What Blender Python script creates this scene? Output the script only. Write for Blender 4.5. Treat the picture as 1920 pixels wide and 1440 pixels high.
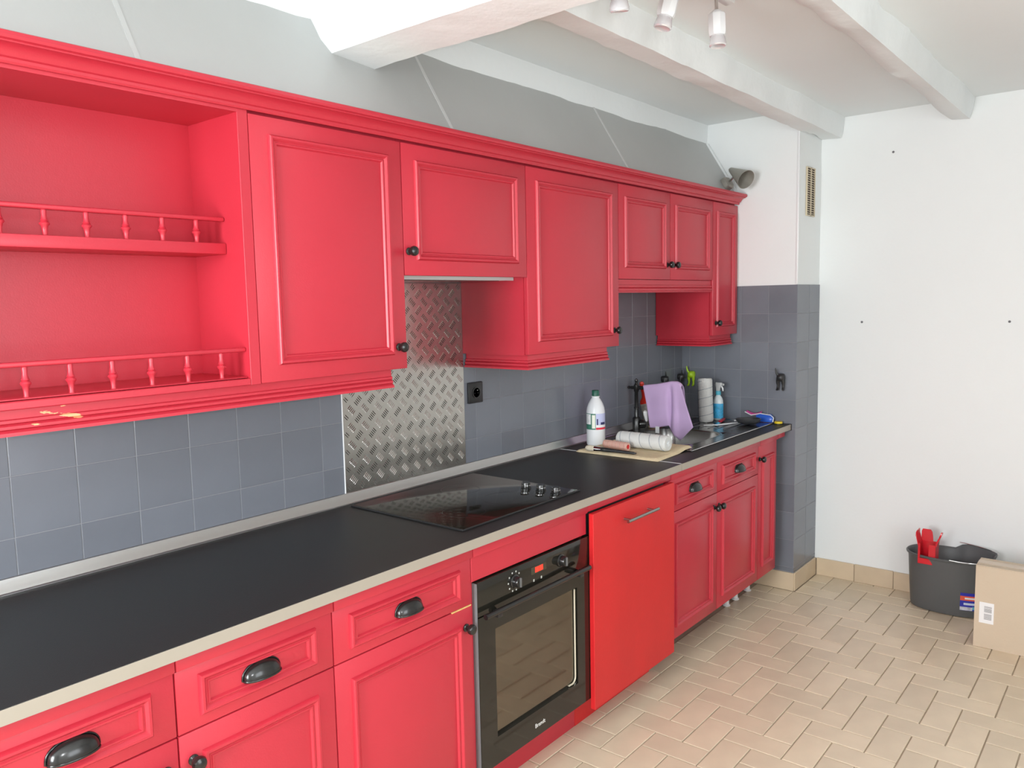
import bpy, bmesh, math, random
from mathutils import Vector, Matrix, noise

random.seed(7)
for o in list(bpy.data.objects):
    bpy.data.objects.remove(o, do_unlink=True)
SC = bpy.context.scene
COL = SC.collection
PI = math.pi

# ------------------------------------------------------------------ camera
CAM = Vector((0.0395, -2.1293, 1.5700))
YAW, PITCH, ROLL, FPX = 0.6863, -0.1028, -0.0210, 1496.8
fw = Vector((math.cos(YAW) * math.cos(PITCH), math.sin(YAW) * math.cos(PITCH), math.sin(PITCH)))
rt = Vector((math.sin(YAW), -math.cos(YAW), 0.0))
up = rt.cross(fw)
rt2 = rt * math.cos(ROLL) + up * math.sin(ROLL)
up2 = rt2.cross(fw)
cd = bpy.data.cameras.new('camera')
cd.sensor_width = 36.0
cd.lens = FPX / 1920.0 * 36.0
cd.clip_start = 0.02
cam = bpy.data.objects.new('camera', cd)
cam.matrix_world = Matrix(((rt2.x, up2.x, -fw.x, CAM.x), (rt2.y, up2.y, -fw.y, CAM.y),
                           (rt2.z, up2.z, -fw.z, CAM.z), (0, 0, 0, 1)))
COL.objects.link(cam)
SC.camera = cam

# ------------------------------------------------------------------ world, light, exposure
w = bpy.data.worlds.new('world')
SC.world = w
w.use_nodes = True
w.node_tree.nodes['Background'].inputs['Color'].default_value = (0.86, 0.92, 1.0, 1)
w.node_tree.nodes['Background'].inputs['Strength'].default_value = 1.0
SC.view_settings.view_transform = 'Standard'
SC.view_settings.look = 'None'
SC.view_settings.gamma = 1.0
SC.view_settings.use_curve_mapping = False
SC.view_settings.exposure = 0.45
SC.cycles.max_bounces = 8
SC.cycles.caustics_reflective = False
SC.cycles.caustics_refractive = False


def area_light(name, loc, target, sx, sy, power, col):
    l = bpy.data.lights.new(name, 'AREA')
    l.shape = 'RECTANGLE'
    l.size, l.size_y, l.energy, l.color = sx, sy, power, col
    o = bpy.data.objects.new(name, l)
    o.location = loc
    d = Vector(target) - Vector(loc)
    o.rotation_euler = d.to_track_quat('-Z', 'Y').to_euler()
    COL.objects.link(o)
    return o


# daylight entering through the two windows of the room (right-hand wall and the wall behind the camera)
area_light('window_daylight', (1.15, -3.735, 1.50), (1.15, 0, 1.50), 1.36, 1.36, 30, (0.93, 0.98, 1.0))
area_light('window_daylight_rear', (-1.735, -1.135, 1.50), (2, -1.135, 1.50), 1.00, 1.26, 112, (0.93, 0.98, 1.0))
# the camera's flash (its hard shadows fall on the ceiling behind the spotlights)
fl = bpy.data.lights.new('camera_flash', 'POINT')
fl.energy, fl.shadow_soft_size, fl.color = 26, 0.012, (0.96, 0.985, 1.0)
flo = bpy.data.objects.new('camera_flash', fl)
flo.location = CAM + rt2 * 0.05 + up2 * 0.045
COL.objects.link(flo)

# ------------------------------------------------------------------ materials
MATS = {}


def mat(name, col, rough=0.5, metal=0.0, spec=0.5, bump=None, var=None, rnd=0.0, trans=0.0, coat=0.0, emit=None, stretch=None):
    """procedural principled material. bump=(scale,strength), var=(scale,amount) noise in colour, rnd=per-object variation"""
    if name in MATS:
        return MATS[name]
    m = bpy.data.materials.new(name)
    m.use_nodes = True
    nt = m.node_tree
    b = nt.nodes['Principled BSDF']
    b.inputs['Base Color'].default_value = (*col, 1)
    b.inputs['Roughness'].default_value = rough
    b.inputs['Metallic'].default_value = metal
    b.inputs['Specular IOR Level'].default_value = spec
    b.inputs['Transmission Weight'].default_value = trans
    b.inputs['Coat Weight'].default_value = coat
    if emit:
        b.inputs['Emission Color'].default_value = (*emit[0], 1)
        b.inputs['Emission Strength'].default_value = emit[1]
    tc = nt.nodes.new('ShaderNodeTexCoord')
    src = tc.outputs['Object']
    if stretch:
        mp = nt.nodes.new('ShaderNodeMapping')
        mp.inputs['Scale'].default_value = stretch
        nt.links.new(src, mp.inputs['Vector'])
        src = mp.outputs['Vector']
    val = None
    if var:
        n = nt.nodes.new('ShaderNodeTexNoise')
        n.inputs['Scale'].default_value = var[0]
        n.inputs['Detail'].default_value = 4
        nt.links.new(src, n.inputs['Vector'])
        mr = nt.nodes.new('ShaderNodeMapRange')
        mr.inputs['From Min'].default_value = 0.25
        mr.inputs['From Max'].default_value = 0.75
        mr.inputs['To Min'].default_value = 1 - var[1]
        mr.inputs['To Max'].default_value = 1 + var[1]
        nt.links.new(n.outputs['Fac'], mr.inputs['Value'])
        val = mr.outputs['Result']
    if rnd:
        oi = nt.nodes.new('ShaderNodeObjectInfo')
        mr2 = nt.nodes.new('ShaderNodeMapRange')
        mr2.inputs['To Min'].default_value = 1 - rnd
        mr2.inputs['To Max'].default_value = 1 + rnd
        nt.links.new(oi.outputs['Random'], mr2.inputs['Value'])
        if val is None:
            val = mr2.outputs['Result']
        else:
            mu = nt.nodes.new('ShaderNodeMath')
            mu.operation = 'MULTIPLY'
            nt.links.new(val, mu.inputs[0])
            nt.links.new(mr2.outputs['Result'], mu.inputs[1])
            val = mu.outputs[0]
    if val is not None:
        vm = nt.nodes.new('ShaderNodeVectorMath')
        vm.operation = 'SCALE'
        vm.inputs[0].default_value = col
        nt.links.new(val, vm.inputs['Scale'])
        nt.links.new(vm.outputs[0], b.inputs['Base Color'])
    if bump:
        n2 = nt.nodes.new('ShaderNodeTexNoise')
        n2.inputs['Scale'].default_value = bump[0]
        n2.inputs['Detail'].default_value = 3
        nt.links.new(src, n2.inputs['Vector'])
        bp = nt.nodes.new('ShaderNodeBump')
        bp.inputs['Strength'].default_value = bump[1]
        bp.inputs['Distance'].default_value = 0.004
        nt.links.new(n2.outputs['Fac'], bp.inputs['Height'])
        nt.links.new(bp.outputs['Normal'], b.inputs['Normal'])
    MATS[name] = m
    return m


RED = mat('red_paint', (0.52, 0.029, 0.050), 0.36, bump=(260, 0.05), var=(3, 0.04))
REDDW = mat('bright_red_paint', (0.62, 0.016, 0.020), 0.42, bump=(200, 0.12), var=(6, 0.06), stretch=(1, 1, 0.4))
WHITEWALL = mat('white_wall_paint', (0.845, 0.868, 0.868), 0.85, bump=(60, 0.12), var=(1.6, 0.015))
CEIL = mat('ceiling_paint', (0.825, 0.860, 0.870), 0.9, bump=(40, 0.08), var=(1.2, 0.02))
BEAM = mat('white_beam_paint', (0.83, 0.86, 0.865), 0.55, bump=(22, 0.5))
SLOPE = mat('grey_slope_paint', (0.47, 0.475, 0.465), 0.45, var=(2.2, 0.05), bump=(90, 0.08))
SLOPEJ = mat('slope_joint_paint', (0.62, 0.62, 0.61), 0.6)
TILEG = mat('grey_tile_paint', (0.175, 0.187, 0.218), 0.24, rnd=0.07, bump=(18, 0.10), var=(5, 0.05))
GROUTG = mat('grey_grout', (0.25, 0.255, 0.275), 0.6)
FTILE = mat('floor_tile', (0.71, 0.595, 0.44), 0.34, rnd=0.06, var=(5, 0.09), bump=(30, 0.10))
GROUTF = mat('floor_grout', (0.42, 0.33, 0.24), 0.9, var=(8, 0.15))
BBT = mat('skirting_tile', (0.64, 0.51, 0.36), 0.4, rnd=0.05, var=(9, 0.06))
WTOP = mat('black_laminate', (0.018, 0.019, 0.019), 0.42, bump=(500, 0.10))
WEDGE = mat('greige_edge_band', (0.37, 0.33, 0.275), 0.4)
STRIPA = mat('aluminium_strip', (0.46, 0.455, 0.45), 0.30, metal=0.9)
ALU = mat('aluminium_plate', (0.50, 0.49, 0.465), 0.27, metal=1.0, var=(3, 0.06))
BLKM = mat('black_metal', (0.012, 0.012, 0.012), 0.22, spec=0.6)
BLKP = mat('black_plastic', (0.022, 0.022, 0.023), 0.35)
GLASSB = mat('black_glass', (0.014, 0.013, 0.010), 0.08, spec=0.55)
STEEL = mat('stainless_steel', (0.34, 0.33, 0.32), 0.22, metal=1.0, var=(40, 0.05))
CHROME = mat('chrome', (0.72, 0.72, 0.72), 0.12, metal=1.0)
NICKEL = mat('brushed_nickel', (0.36, 0.34, 0.30), 0.42, metal=0.35)
WPL = mat('white_plastic', (0.82, 0.83, 0.84), 0.35)
GREYPL = mat('light_grey_plastic', (0.55, 0.55, 0.55), 0.4)
WOOD = mat('bare_wood', (0.72, 0.45, 0.17), 0.7, var=(40, 0.2))


def set_in(m, **kw):
    b = m.node_tree.nodes['Principled BSDF']
    for k, v in kw.items():
        b.inputs[k.replace('_', ' ')].default_value = v


# chipped paint on the long pelmet: bare wood showing in one spot
PELM = mat('chipped_red_paint', (0.52, 0.029, 0.050), 0.36, bump=(260, 0.05))
nt = PELM.node_tree
tc = nt.nodes.new('ShaderNodeTexCoord')
sub = nt.nodes.new('ShaderNodeVectorMath'); sub.operation = 'SUBTRACT'
sub.inputs[1].default_value = (0.735, -0.33, 1.350)
geo = nt.nodes.new('ShaderNodeNewGeometry')
nt.links.new(geo.outputs['Position'], sub.inputs[0])
scl = nt.nodes.new('ShaderNodeVectorMath'); scl.operation = 'MULTIPLY'
scl.inputs[1].default_value = (14, 6, 48)
nt.links.new(sub.outputs[0], scl.inputs[0])
ln = nt.nodes.new('ShaderNodeVectorMath'); ln.operation = 'LENGTH'
nt.links.new(scl.outputs[0], ln.inputs[0])
nz = nt.nodes.new('ShaderNodeTexNoise'); nz.inputs['Scale'].default_value = 42; nz.inputs['Detail'].default_value = 5
mpp = nt.nodes.new('ShaderNodeMapping'); mpp.inputs['Scale'].default_value = (0.6, 1, 2.2)
nt.links.new(geo.outputs['Position'], mpp.inputs['Vector'])
nt.links.new(mpp.outputs['Vector'], nz.inputs['Vector'])
ad = nt.nodes.new('ShaderNodeMath'); ad.operation = 'MULTIPLY_ADD'
ad.inputs[1].default_value = 5.0
nt.links.new(nz.outputs['Fac'], ad.inputs[0])
nt.links.new(ln.outputs['Value'], ad.inputs[2])
lt = nt.nodes.new('ShaderNodeMath'); lt.operation = 'LESS_THAN'; lt.inputs[1].default_value = 2.55
nt.links.new(ad.outputs[0], lt.inputs[0])
mx = nt.nodes.new('ShaderNodeMix'); mx.data_type = 'RGBA'
mx.inputs['A'].default_value = (0.52, 0.029, 0.050, 1)
mx.inputs['B'].default_value = (0.78, 0.40, 0.20, 1)
nt.links.new(lt.outputs[0], mx.inputs['Factor'])
nt.links.new(mx.outputs['Result'], nt.nodes['Principled BSDF'].inputs['Base Color'])

# ------------------------------------------------------------------ object helpers
ORG = {}


def root_loc(p):
    while p.parent:
        p = p.parent
    return Vector(p.location)


def finish(bm, name, m, smooth=35):
    me = bpy.data.meshes.new(name)
    bmesh.ops.recalc_face_normals(bm, faces=bm.faces)
    bm.to_mesh(me)
    bm.free()
    if m:
        me.materials.append(m)
    if smooth:
        me.shade_smooth()
        me.set_sharp_from_angle(angle=math.radians(smooth))
    return me


def obj(name, me, parent=None, loc=None):
    o = bpy.data.objects.new(name, me)
    COL.objects.link(o)
    if parent:
        o.parent = parent
    if loc is not None:
        o.location = loc
    return o


def part(name, bm, m, parent, label=None, smooth=35):
    """mesh given in world coordinates -> child of parent"""
    L = root_loc(parent)
    bmesh.ops.translate(bm, verts=bm.verts, vec=-L)
    o = obj(name, finish(bm, name, m, smooth), parent)
    if label:
        o['label'] = label
    return o


def tag(o, label, cat, group=None):
    o['label'] = label
    o['category'] = cat
    if group:
        o['group'] = group
    return o


def thing(name, label, cat, loc, group=None):
    o = obj(name, None, None, loc)
    o.empty_display_size = 0.05
    return tag(o, label, cat, group)


def solo(name, bm, m, label, cat, loc, group=None, smooth=35):
    bmesh.ops.translate(bm, verts=bm.verts, vec=-Vector(loc))
    o = obj(name, finish(bm, name, m, smooth), None, loc)
    return tag(o, label, cat, group)


def struct(name, bm, m, smooth=35, label=None):
    o = obj(name, finish(bm, name, m, smooth))
    o['kind'] = 'structure'
    if label:
        o['label'] = label
    return o


def B():
    return bmesh.new()


# ------------------------------------------------------------------ shape helpers
def box(bm, x0, x1, y0, y1, z0, z1, bev=0.0, seg=1):
    x0, x1 = min(x0, x1), max(x0, x1)
    y0, y1 = min(y0, y1), max(y0, y1)
    z0, z1 = min(z0, z1), max(z0, z1)
    r = bmesh.ops.create_cube(bm, size=1.0)
    vs = r['verts']
    for v in vs:
        v.co = Vector(((x0 + x1) / 2 + v.co.x * (x1 - x0), (y0 + y1) / 2 + v.co.y * (y1 - y0), (z0 + z1) / 2 + v.co.z * (z1 - z0)))
    if bev:
        es = list({e for v in vs for e in v.link_edges})
        bmesh.ops.bevel(bm, geom=es, offset=bev, segments=seg, profile=0.5, affect='EDGES')
    return bm


def bbox(x0, x1, y0, y1, z0, z1, bev=0.0, seg=1):
    return box(B(), x0, x1, y0, y1, z0, z1, bev, seg)


def axes(d):
    d = Vector(d).normalized()
    a = Vector((0, 0, 1)) if abs(d.z) < 0.9 else Vector((1, 0, 0))
    u = d.cross(a).normalized()
    return u, d.cross(u).normalized(), d


def lathe(bm, prof, org, axis=(0, 0, 1), n=20, sx=1.0, sy=1.0, uv=None):
    """prof: list of (radius, height along axis)"""
    u, v, d = axes(axis) if uv is None else (Vector(uv[0]), Vector(uv[1]), Vector(axis).normalized())
    org = Vector(org)
    rings = []
    for r, h in prof:
        if r < 1e-6:
            rings.append([bm.verts.new(org + d * h)])
        else:
            rings.append([bm.verts.new(org + d * h + u * (r * sx * math.cos(2 * PI * k / n)) + v * (r * sy * math.sin(2 * PI * k / n))) for k in range(n)])
    for a, b in zip(rings, rings[1:]):
        if len(a) == 1 and len(b) == 1:
            continue
        for k in range(n):
            k2 = (k + 1) % n
            if len(a) == 1:
                bm.faces.new((a[0], b[k], b[k2]))
            elif len(b) == 1:
                bm.faces.new((a[k], a[k2], b[0]))
            else:
                bm.faces.new((a[k], a[k2], b[k2], b[k]))
    if len(rings[0]) > 1:
        bm.faces.new(rings[0][::-1])
    if len(rings[-1]) > 1:
        bm.faces.new(rings[-1])
    return bm


def tube(bm, pts, rad, n=10, closed=False, cap=True):
    pts = [Vector(p) for p in pts]
    rads = rad if isinstance(rad, (list, tuple)) else [rad] * len(pts)
    rings = []
    N = len(pts)
    prev = None
    for i, p in enumerate(pts):
        if closed:
            t = (pts[(i + 1) % N] - pts[i - 1]).normalized()
        else:
            t = (pts[min(i + 1, N - 1)] - pts[max(i - 1, 0)]).normalized()
        if prev is None:
            u, v, _ = axes(t)
        else:
            u = (prev - t * prev.dot(t)).normalized()
            v = t.cross(u)
        prev = u
        rings.append([bm.verts.new(p + (u * math.cos(2 * PI * k / n) + v * math.sin(2 * PI * k / n)) * rads[i]) for k in range(n)])
    pairs = list(zip(rings, rings[1:])) + ([(rings[-1], rings[0])] if closed else [])
    for a, b in pairs:
        for k in range(n):
            bm.faces.new((a[k], a[(k + 1) % n], b[(k + 1) % n], b[k]))
    if cap and not closed:
        bm.faces.new(rings[0][::-1])
        bm.faces.new(rings[-1])
    return bm


def prism_x(bm, prof, x0, x1, dx=None):
    """closed profile [(y,z)] extruded along x"""
    a = [bm.verts.new((x0, y, z)) for y, z in prof]
    b = [bm.verts.new((x1, y, z)) for y, z in prof]
    n = len(prof)
    for k in range(n):
        bm.faces.new((a[k], a[(k + 1) % n], b[(k + 1) % n], b[k]))
    bm.faces.new(a[::-1])
    bm.faces.new(b)
    return bm


def frame_y(bm, x0, x1, z0, z1, y, prof):
    """moulding frame on a face at y (looking towards -y). prof: closed [(inset, proud)]"""
    rings = []
    for ins, pr in prof:
        rings.append([bm.verts.new((xx, y - pr, zz)) for xx, zz in
                      ((x0 + ins, z0 + ins), (x1 - ins, z0 + ins), (x1 - ins, z1 - ins), (x0 + ins, z1 - ins))])
    n = len(rings)
    for i in range(n):
        a, b = rings[i], rings[(i + 1) % n]
        for k in range(4):
            bm.faces.new((a[k], a[(k + 1) % 4], b[(k + 1) % 4], b[k]))
    return bm


def sweep_xy(bm, path, prof):
    """path: list of (x,y) corners walked with the outside on the right-hand side; prof closed [(out, z)]"""
    P = [Vector((x, y)) for x, y in path]
    nrm = []
    for a, b in zip(P, P[1:]):
        t = (b - a).normalized()
        nrm.append(Vector((t.y, -t.x)))
    rings = []
    for i, p in enumerate(P):
        if i == 0:
            m, k = nrm[0], 1.0
        elif i == len(P) - 1:
            m, k = nrm[-1], 1.0
        else:
            m = (nrm[i - 1] + nrm[i]).normalized()
            k = 1.0 / m.dot(nrm[i])
        rings.append([bm.verts.new((p.x + m.x * o * k, p.y + m.y * o * k, z)) for o, z in prof])
    n = len(prof)
    for a, b in zip(rings, rings[1:]):
        for k in range(n):
            bm.faces.new((a[k], a[(k + 1) % n], b[(k + 1) % n], b[k]))
    bm.faces.new(rings[0][::-1])
    bm.faces.new(rings[-1])
    return bm


def grid(bm, fn, nu, nv):
    vs = [[bm.verts.new(fn(i / nu, j / nv)) for j in range(nv + 1)] for i in range(nu + 1)]
    for i in range(nu):
        for j in range(nv):
            bm.faces.new((vs[i][j], vs[i + 1][j], vs[i + 1][j + 1], vs[i][j + 1]))
    return bm


def tile_mesh(name, m, du, dv, t, ch, nrm):
    """chamfered tile centred on origin of its face plane, thickness t behind, normal nrm in 'z','-y','-x'"""
    bm = B()
    hu, hv = du / 2, dv / 2

    def P(a, b, c):
        if nrm == 'z':
            return (a, b, c)
        if nrm == '-y':
            return (a, -c, b)
        return (-c, -a, b)
    r = []
    for ins, c in ((0, -t), (0, -ch), (ch, 0)):
        r.append([bm.verts.new(P(a, b, c)) for a, b in ((-hu + ins, -hv + ins), (hu - ins, -hv + ins), (hu - ins, hv - ins), (-hu + ins, hv - ins))])
    for a, b in zip(r, r[1:]):
        for k in range(4):
            bm.faces.new((a[k], a[(k + 1) % 4], b[(k + 1) % 4], b[k]))
    bm.faces.new(r[0][::-1])
    bm.faces.new(r[2])
    return finish(bm, name, m, 20)


def text_bm(s, size, org, ux, uz, depth=0.0006, bold=False):
    cu = bpy.data.curves.new('t', 'FONT')
    cu.body = s
    cu.size = size
    cu.align_x = 'CENTER'
    cu.align_y = 'CENTER'
    cu.extrude = depth
    if bold:
        cu.offset = size * 0.015
    o = bpy.data.objects.new('t', cu)
    COL.objects.link(o)
    bpy.context.view_layer.update()
    dg = bpy.context.evaluated_depsgraph_get()
    me = bpy.data.meshes.new_from_object(o.evaluated_get(dg))
    bpy.data.objects.remove(o, do_unlink=True)
    bm = B()
    bm.from_mesh(me)
    bpy.data.meshes.remove(me)
    ux, uz = Vector(ux), Vector(uz)
    un = ux.cross(uz)
    for v in bm.verts:
        c = v.co.copy()
        v.co = Vector(org) + ux * c.x + uz * c.y + un * c.z
    return bm


# ------------------------------------------------------------------ dimensions
XP, XE = 4.175, 4.516        # pillar face, white end wall
YP = -0.655                  # pillar side face
ZC = 2.50
YR, XR = -3.70, -1.70        # right wall, rear wall
ZT = 1.627                   # top of the grey tiling
HC, TH = 0.8986, 0.029       # worktop

# ------------------------------------------------------------------ room shell
floor = struct('floor', bbox(XR - 0.1, XE + 0.12, YR - 0.1, 0.11, -0.06, -0.004), GROUTF, 0)
ceiling = struct('ceiling', bbox(XR - 0.1, XE + 0.12, YR - 0.1, 0.11, ZC, ZC + 0.08), CEIL, 0)
wall_back = struct('wall_back', bbox(XR - 0.1, XE + 0.12, 0.0010, 0.11, -0.004, ZC), GROUTG, 0)
wall_end = struct('wall_end', bbox(XE, XE + 0.12, YR - 0.1, 0.008, -0.004, ZC), WHITEWALL, 0)

bm = B()   # right wall with window opening
WX0, WX1, WZ0, WZ1 = 0.45, 1.85, 0.80, 2.20
box(bm, XR - 0.1, WX0, YR - 0.1, YR, -0.004, ZC)
box(bm, WX1, XE, YR - 0.1, YR, -0.004, ZC)
box(bm, WX0, WX1, YR - 0.1, YR, -0.004, WZ0)
box(bm, WX0, WX1, YR - 0.1, YR, WZ1, ZC)
wall_right = struct('wall_right', bm, WHITEWALL, 0)
bm = B()
RY0, RY1, RZ0, RZ1 = -1.65, -0.62, 0.85, 2.15
box(bm, XR - 0.1, XR, YR, RY0, -0.004, ZC)
box(bm, XR - 0.1, XR, RY1, 0.008, -0.004, ZC)
box(bm, XR - 0.1, XR, RY0, RY1, -0.004, RZ0)
box(bm, XR - 0.1, XR, RY0, RY1, RZ1, ZC)
wall_rear = struct('wall_rear', bm, WHITEWALL, 0)

glass = bpy.data.materials.new('window_glass')
glass.use_nodes = True
gn = glass.node_tree
gn.nodes.remove(gn.nodes['Principled BSDF'])
g1 = gn.nodes.new('ShaderNodeBsdfTransparent')
g2 = gn.nodes.new('ShaderNodeBsdfGlossy')
g2.inputs['Roughness'].default_value = 0.02
gm = gn.nodes.new('ShaderNodeMixShader')
gm.inputs['Fac'].default_value = 0.05
gn.links.new(g1.outputs[0], gm.inputs[1])
gn.links.new(g2.outputs[0], gm.inputs[2])
gn.links.new(gm.outputs[0], gn.nodes['Material Output'].inputs['Surface'])


def window(name, ax, a0, a1, z0, z1, at):
    bm = B()
    f = 0.05

    def bx(b, p0, p1, q0, q1, d0, d1):
        if ax == 'y':
            box(b, p0, p1, at + d0, at + d1, q0, q1, 0.003)
        else:
            box(b, at + d0, at + d1, p0, p1, q0, q1, 0.003)
    bx(bm, a0, a1, z0, z0 + f, -0.07, -0.01)
    bx(bm, a0, a1, z1 - f, z1, -0.07, -0.01)
    bx(bm, a0, a0 + f, z0 + f, z1 - f, -0.07, -0.01)
    bx(bm, a1 - f, a1, z0 + f, z1 - f, -0.07, -0.01)
    c = (a0 + a1) / 2
    bx(bm, c - 0.04, c + 0.04, z0 + f, z1 - f, -0.07, -0.01)
    o = struct(name, bm, WPL)
    for p0, p1 in ((a0 + f, c - 0.04), (c + 0.04, a1 - f)):
        b = B()
        if ax == 'y':
            box(b, p0, p1, at - 0.034, at - 0.03, z0 + f, z1 - f)
        else:
            box(b, at - 0.034, at - 0.03, p0, p1, z0 + f, z1 - f)
        part('pane', b, glass, o, smooth=0)
    return o


window('window_1', 'y', WX0, WX1, WZ0, WZ1, YR)
window('window_2', 'x', RY0, RY1, RZ0, RZ1, XR)

# pillar at the end of the run: grey tiles below, white above
bm = B()
box(bm, XP + 0.001, XE, YP + 0.001, 0.0005, -0.004, ZT)
wall_pillar = struct('wall_pillar', bm, GROUTG, 0)
bm = bbox(XP + 0.004, XE, YP + 0.004, 0.008, ZT, ZC, 0.0)
up_p = part('upper_plaster', bm, WHITEWALL, wall_pillar, smooth=0)
bm = bbox(XP + 0.001, XP + 0.014, YP + 0.001, YP + 0.014, ZT + 0.002, ZC - 0.1, 0.003, 2)
part('corner_bead', bm, WPL, wall_pillar)

# wall tiles (grey painted)
PU, PZ, X0T, Z0T, G = 0.1525, 0.1505, 0.731, 1.177, 0.0022
tm = {}


def wall_tile(parent, nrm, c, du, dv):
    key = (nrm, round(du, 3), round(dv, 3))
    if key not in tm:
        tm[key] = tile_mesh('tile', TILEG, du - G, dv - G, 0.0060, 0.0007, nrm)
    return obj('tile', tm[key], parent, c)


def span(x0, p, lo, hi):
    """tile intervals on a lattice x0+k p clipped to lo..hi"""
    k = math.floor((lo - x0) / p)
    out = []
    while x0 + k * p < hi - 1e-6:
        a, b = max(lo, x0 + k * p), min(hi, x0 + (k + 1) * p)
        if b - a > 0.012:
            out.append((a, b))
        k += 1
    return out


for a, b in span(X0T, PU, 0.02, XP):
    for c, d in span(Z0T, PZ, 0.905, ZT):
        xc, zc = (a + b) / 2, (c + d) / 2
        if 1.74 < a and b < 2.335:
            continue                      # behind the metal splashback
        if zc > 1.42 and xc < 2.96:
            continue                      # behind the wall cabinets
        wall_tile(wall_back, '-y', (xc, 0.0, zc), b - a, d - c)
for a, b in span(0.0488, 0.1515, 0.0, -YP):
    for c, d in span(Z0T, PZ, 0.100, ZT):
        if (c + d) / 2 < 0.85 and a < 0.45:
            continue                      # hidden behind the base cabinets
        wall_tile(wall_pillar, '-x', (XP, -(a + b) / 2, (c + d) / 2), b - a, d - c)
for a, b in span(4.354, 0.1790, XP, XE):
    for c, d in span(Z0T, PZ, 0.100, ZT):
        wall_tile(wall_pillar, '-y', ((a + b) / 2, YP, (c + d) / 2), b - a, d - c)

# tiled skirting
bb1 = struct('baseboard_pillar', bbox(XP - 0.003, XE, YP - 0.003, -0.02, -0.004, 0.094), GROUTF, 0)
for y0, y1 in ((-0.40, YP - 0.008), (-0.19, -0.40)):
    part('tile', bbox(XP - 0.010, XP, y0, y1 + 0.003, 0.0, 0.0975, 0.0015), BBT, bb1)
for x0, x1 in ((XP - 0.001, 4.36), (4.36, XE - 0.012)):
    part('tile', bbox(x0, x1 - 0.003, YP - 0.010, YP, 0.0, 0.0975, 0.0015), BBT, bb1)
bb2 = struct('baseboard_end', bbox(XE - 0.004, XE + 0.02, YR, YP, -0.004, 0.092), GROUTF, 0)
ys = [YP - 0.012, -0.871] + [-0.871 - 0.2 * k for k in range(1, 15)]
for a, b in zip(ys, ys[1:]):
    if b < YR:
        break
    part('tile', bbox(XE - 0.011, XE, a - 0.0015, b + 0.0015, 0.0, 0.0975 - random.random() * 0.004, 0.0015), BBT, bb2)

# herringbone floor tiles
P_, XG, YG = 0.1052, 3.647, -0.87
fm = {}
cands = []
XB0, XB1, YB0, YB1 = XR, XE - 0.002, YR, -0.46


def to_px(p):
    d = Vector(p) - CAM
    wz = d.dot(fw)
    if wz < 0.05:
        return None
    return 960 + FPX * d.dot(rt2) / wz, 720 - FPX * d.dot(up2) / wz, wz


i0, i1 = int((XB0 - XG) / P_) - 3, int((XB1 - XG) / P_) + 3
j0, j1 = int((YB0 - YG) / P_) - 3, int((YB1 - YG) / P_) + 3
for i in range(i0, i1):
    for j in range(j0, j1):
        s = (i - j + 2) % 4
        if s == 0:
            r = (XG + i * P_, XG + (i + 2) * P_, YG + j * P_, YG + (j + 1) * P_)
        elif s == 3:
            r = (XG + i * P_, XG + (i + 1) * P_, YG + j * P_, YG + (j + 2) * P_)
        else:
            continue
        r = (max(r[0], XB0), min(r[1], XB1), max(r[2], YB0), min(r[3], YB1))
        # the pillar and its skirting stand on the floor
        if r[1] - r[0] < 0.015 or r[3] - r[2] < 0.015:
            continue
        if r[2] > YP - 0.01 and r[0] > XP - 0.01:
            continue
        if r[3] > YP - 0.01 and r[1] > XP - 0.01:
            if r[0] < XP - 0.03:
                r = (r[0], XP - 0.011, r[2], r[3])
            else:
                r = (r[0], r[1], r[2], YP - 0.011)
        c = ((r[0] + r[1]) / 2, (r[2] + r[3]) / 2, 0)
        q = to_px(c)
        vis = 1e9
        if q and -60 < q[0] < 1990 and 700 < q[1] < 1530 and not (c[1] > -0.47) and not (c[0] < 2.9 and c[1] > -0.50):
            vis = q[2]
        cands.append((vis, r))
cands.sort(key=lambda t: t[0])
rest = B()
for n, (vis, r) in enumerate(cands):
    du, dv = r[1] - r[0], r[3] - r[2]
    c = ((r[0] + r[1]) / 2, (r[2] + r[3]) / 2, 0.0)
    if n < 300 and vis < 1e8:
        k = (round(du, 4), round(dv, 4))
        if k not in fm:
            fm[k] = tile_mesh('tile', FTILE, du - 0.0045, dv - 0.0045, 0.004, 0.0014, 'z')
        o = obj('tile', fm[k], floor, c)
        o.rotation_euler = ((random.random() - .5) * 0.004, (random.random() - .5) * 0.004, 0)
    else:
        t = 0.0045 / 2
        vs = [[rest.verts.new((x, y, z)) for x, y in ((r[0] + t + e, r[2] + t + e), (r[1] - t - e, r[2] + t + e), (r[1] - t - e, r[3] - t - e), (r[0] + t + e, r[3] - t - e))] for e, z in ((0, -0.004), (0, -0.0016), (0.0016, 0))]
        for a, b in zip(vs, vs[1:]):
            for k in range(4):
                rest.faces.new((a[k], a[(k + 1) % 4], b[(k + 1) % 4], b[k]))
        rest.faces.new(vs[2])
o = part('remaining_tiles', rest, FTILE, floor, smooth=20)
o['kind'] = 'stuff'

# ------------------------------------------------------------------ sloping panels above the wall cabinets
def sl(z):     # y of the slope at height z
    return -0.147 - (2.401 - z) / 1.63


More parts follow.
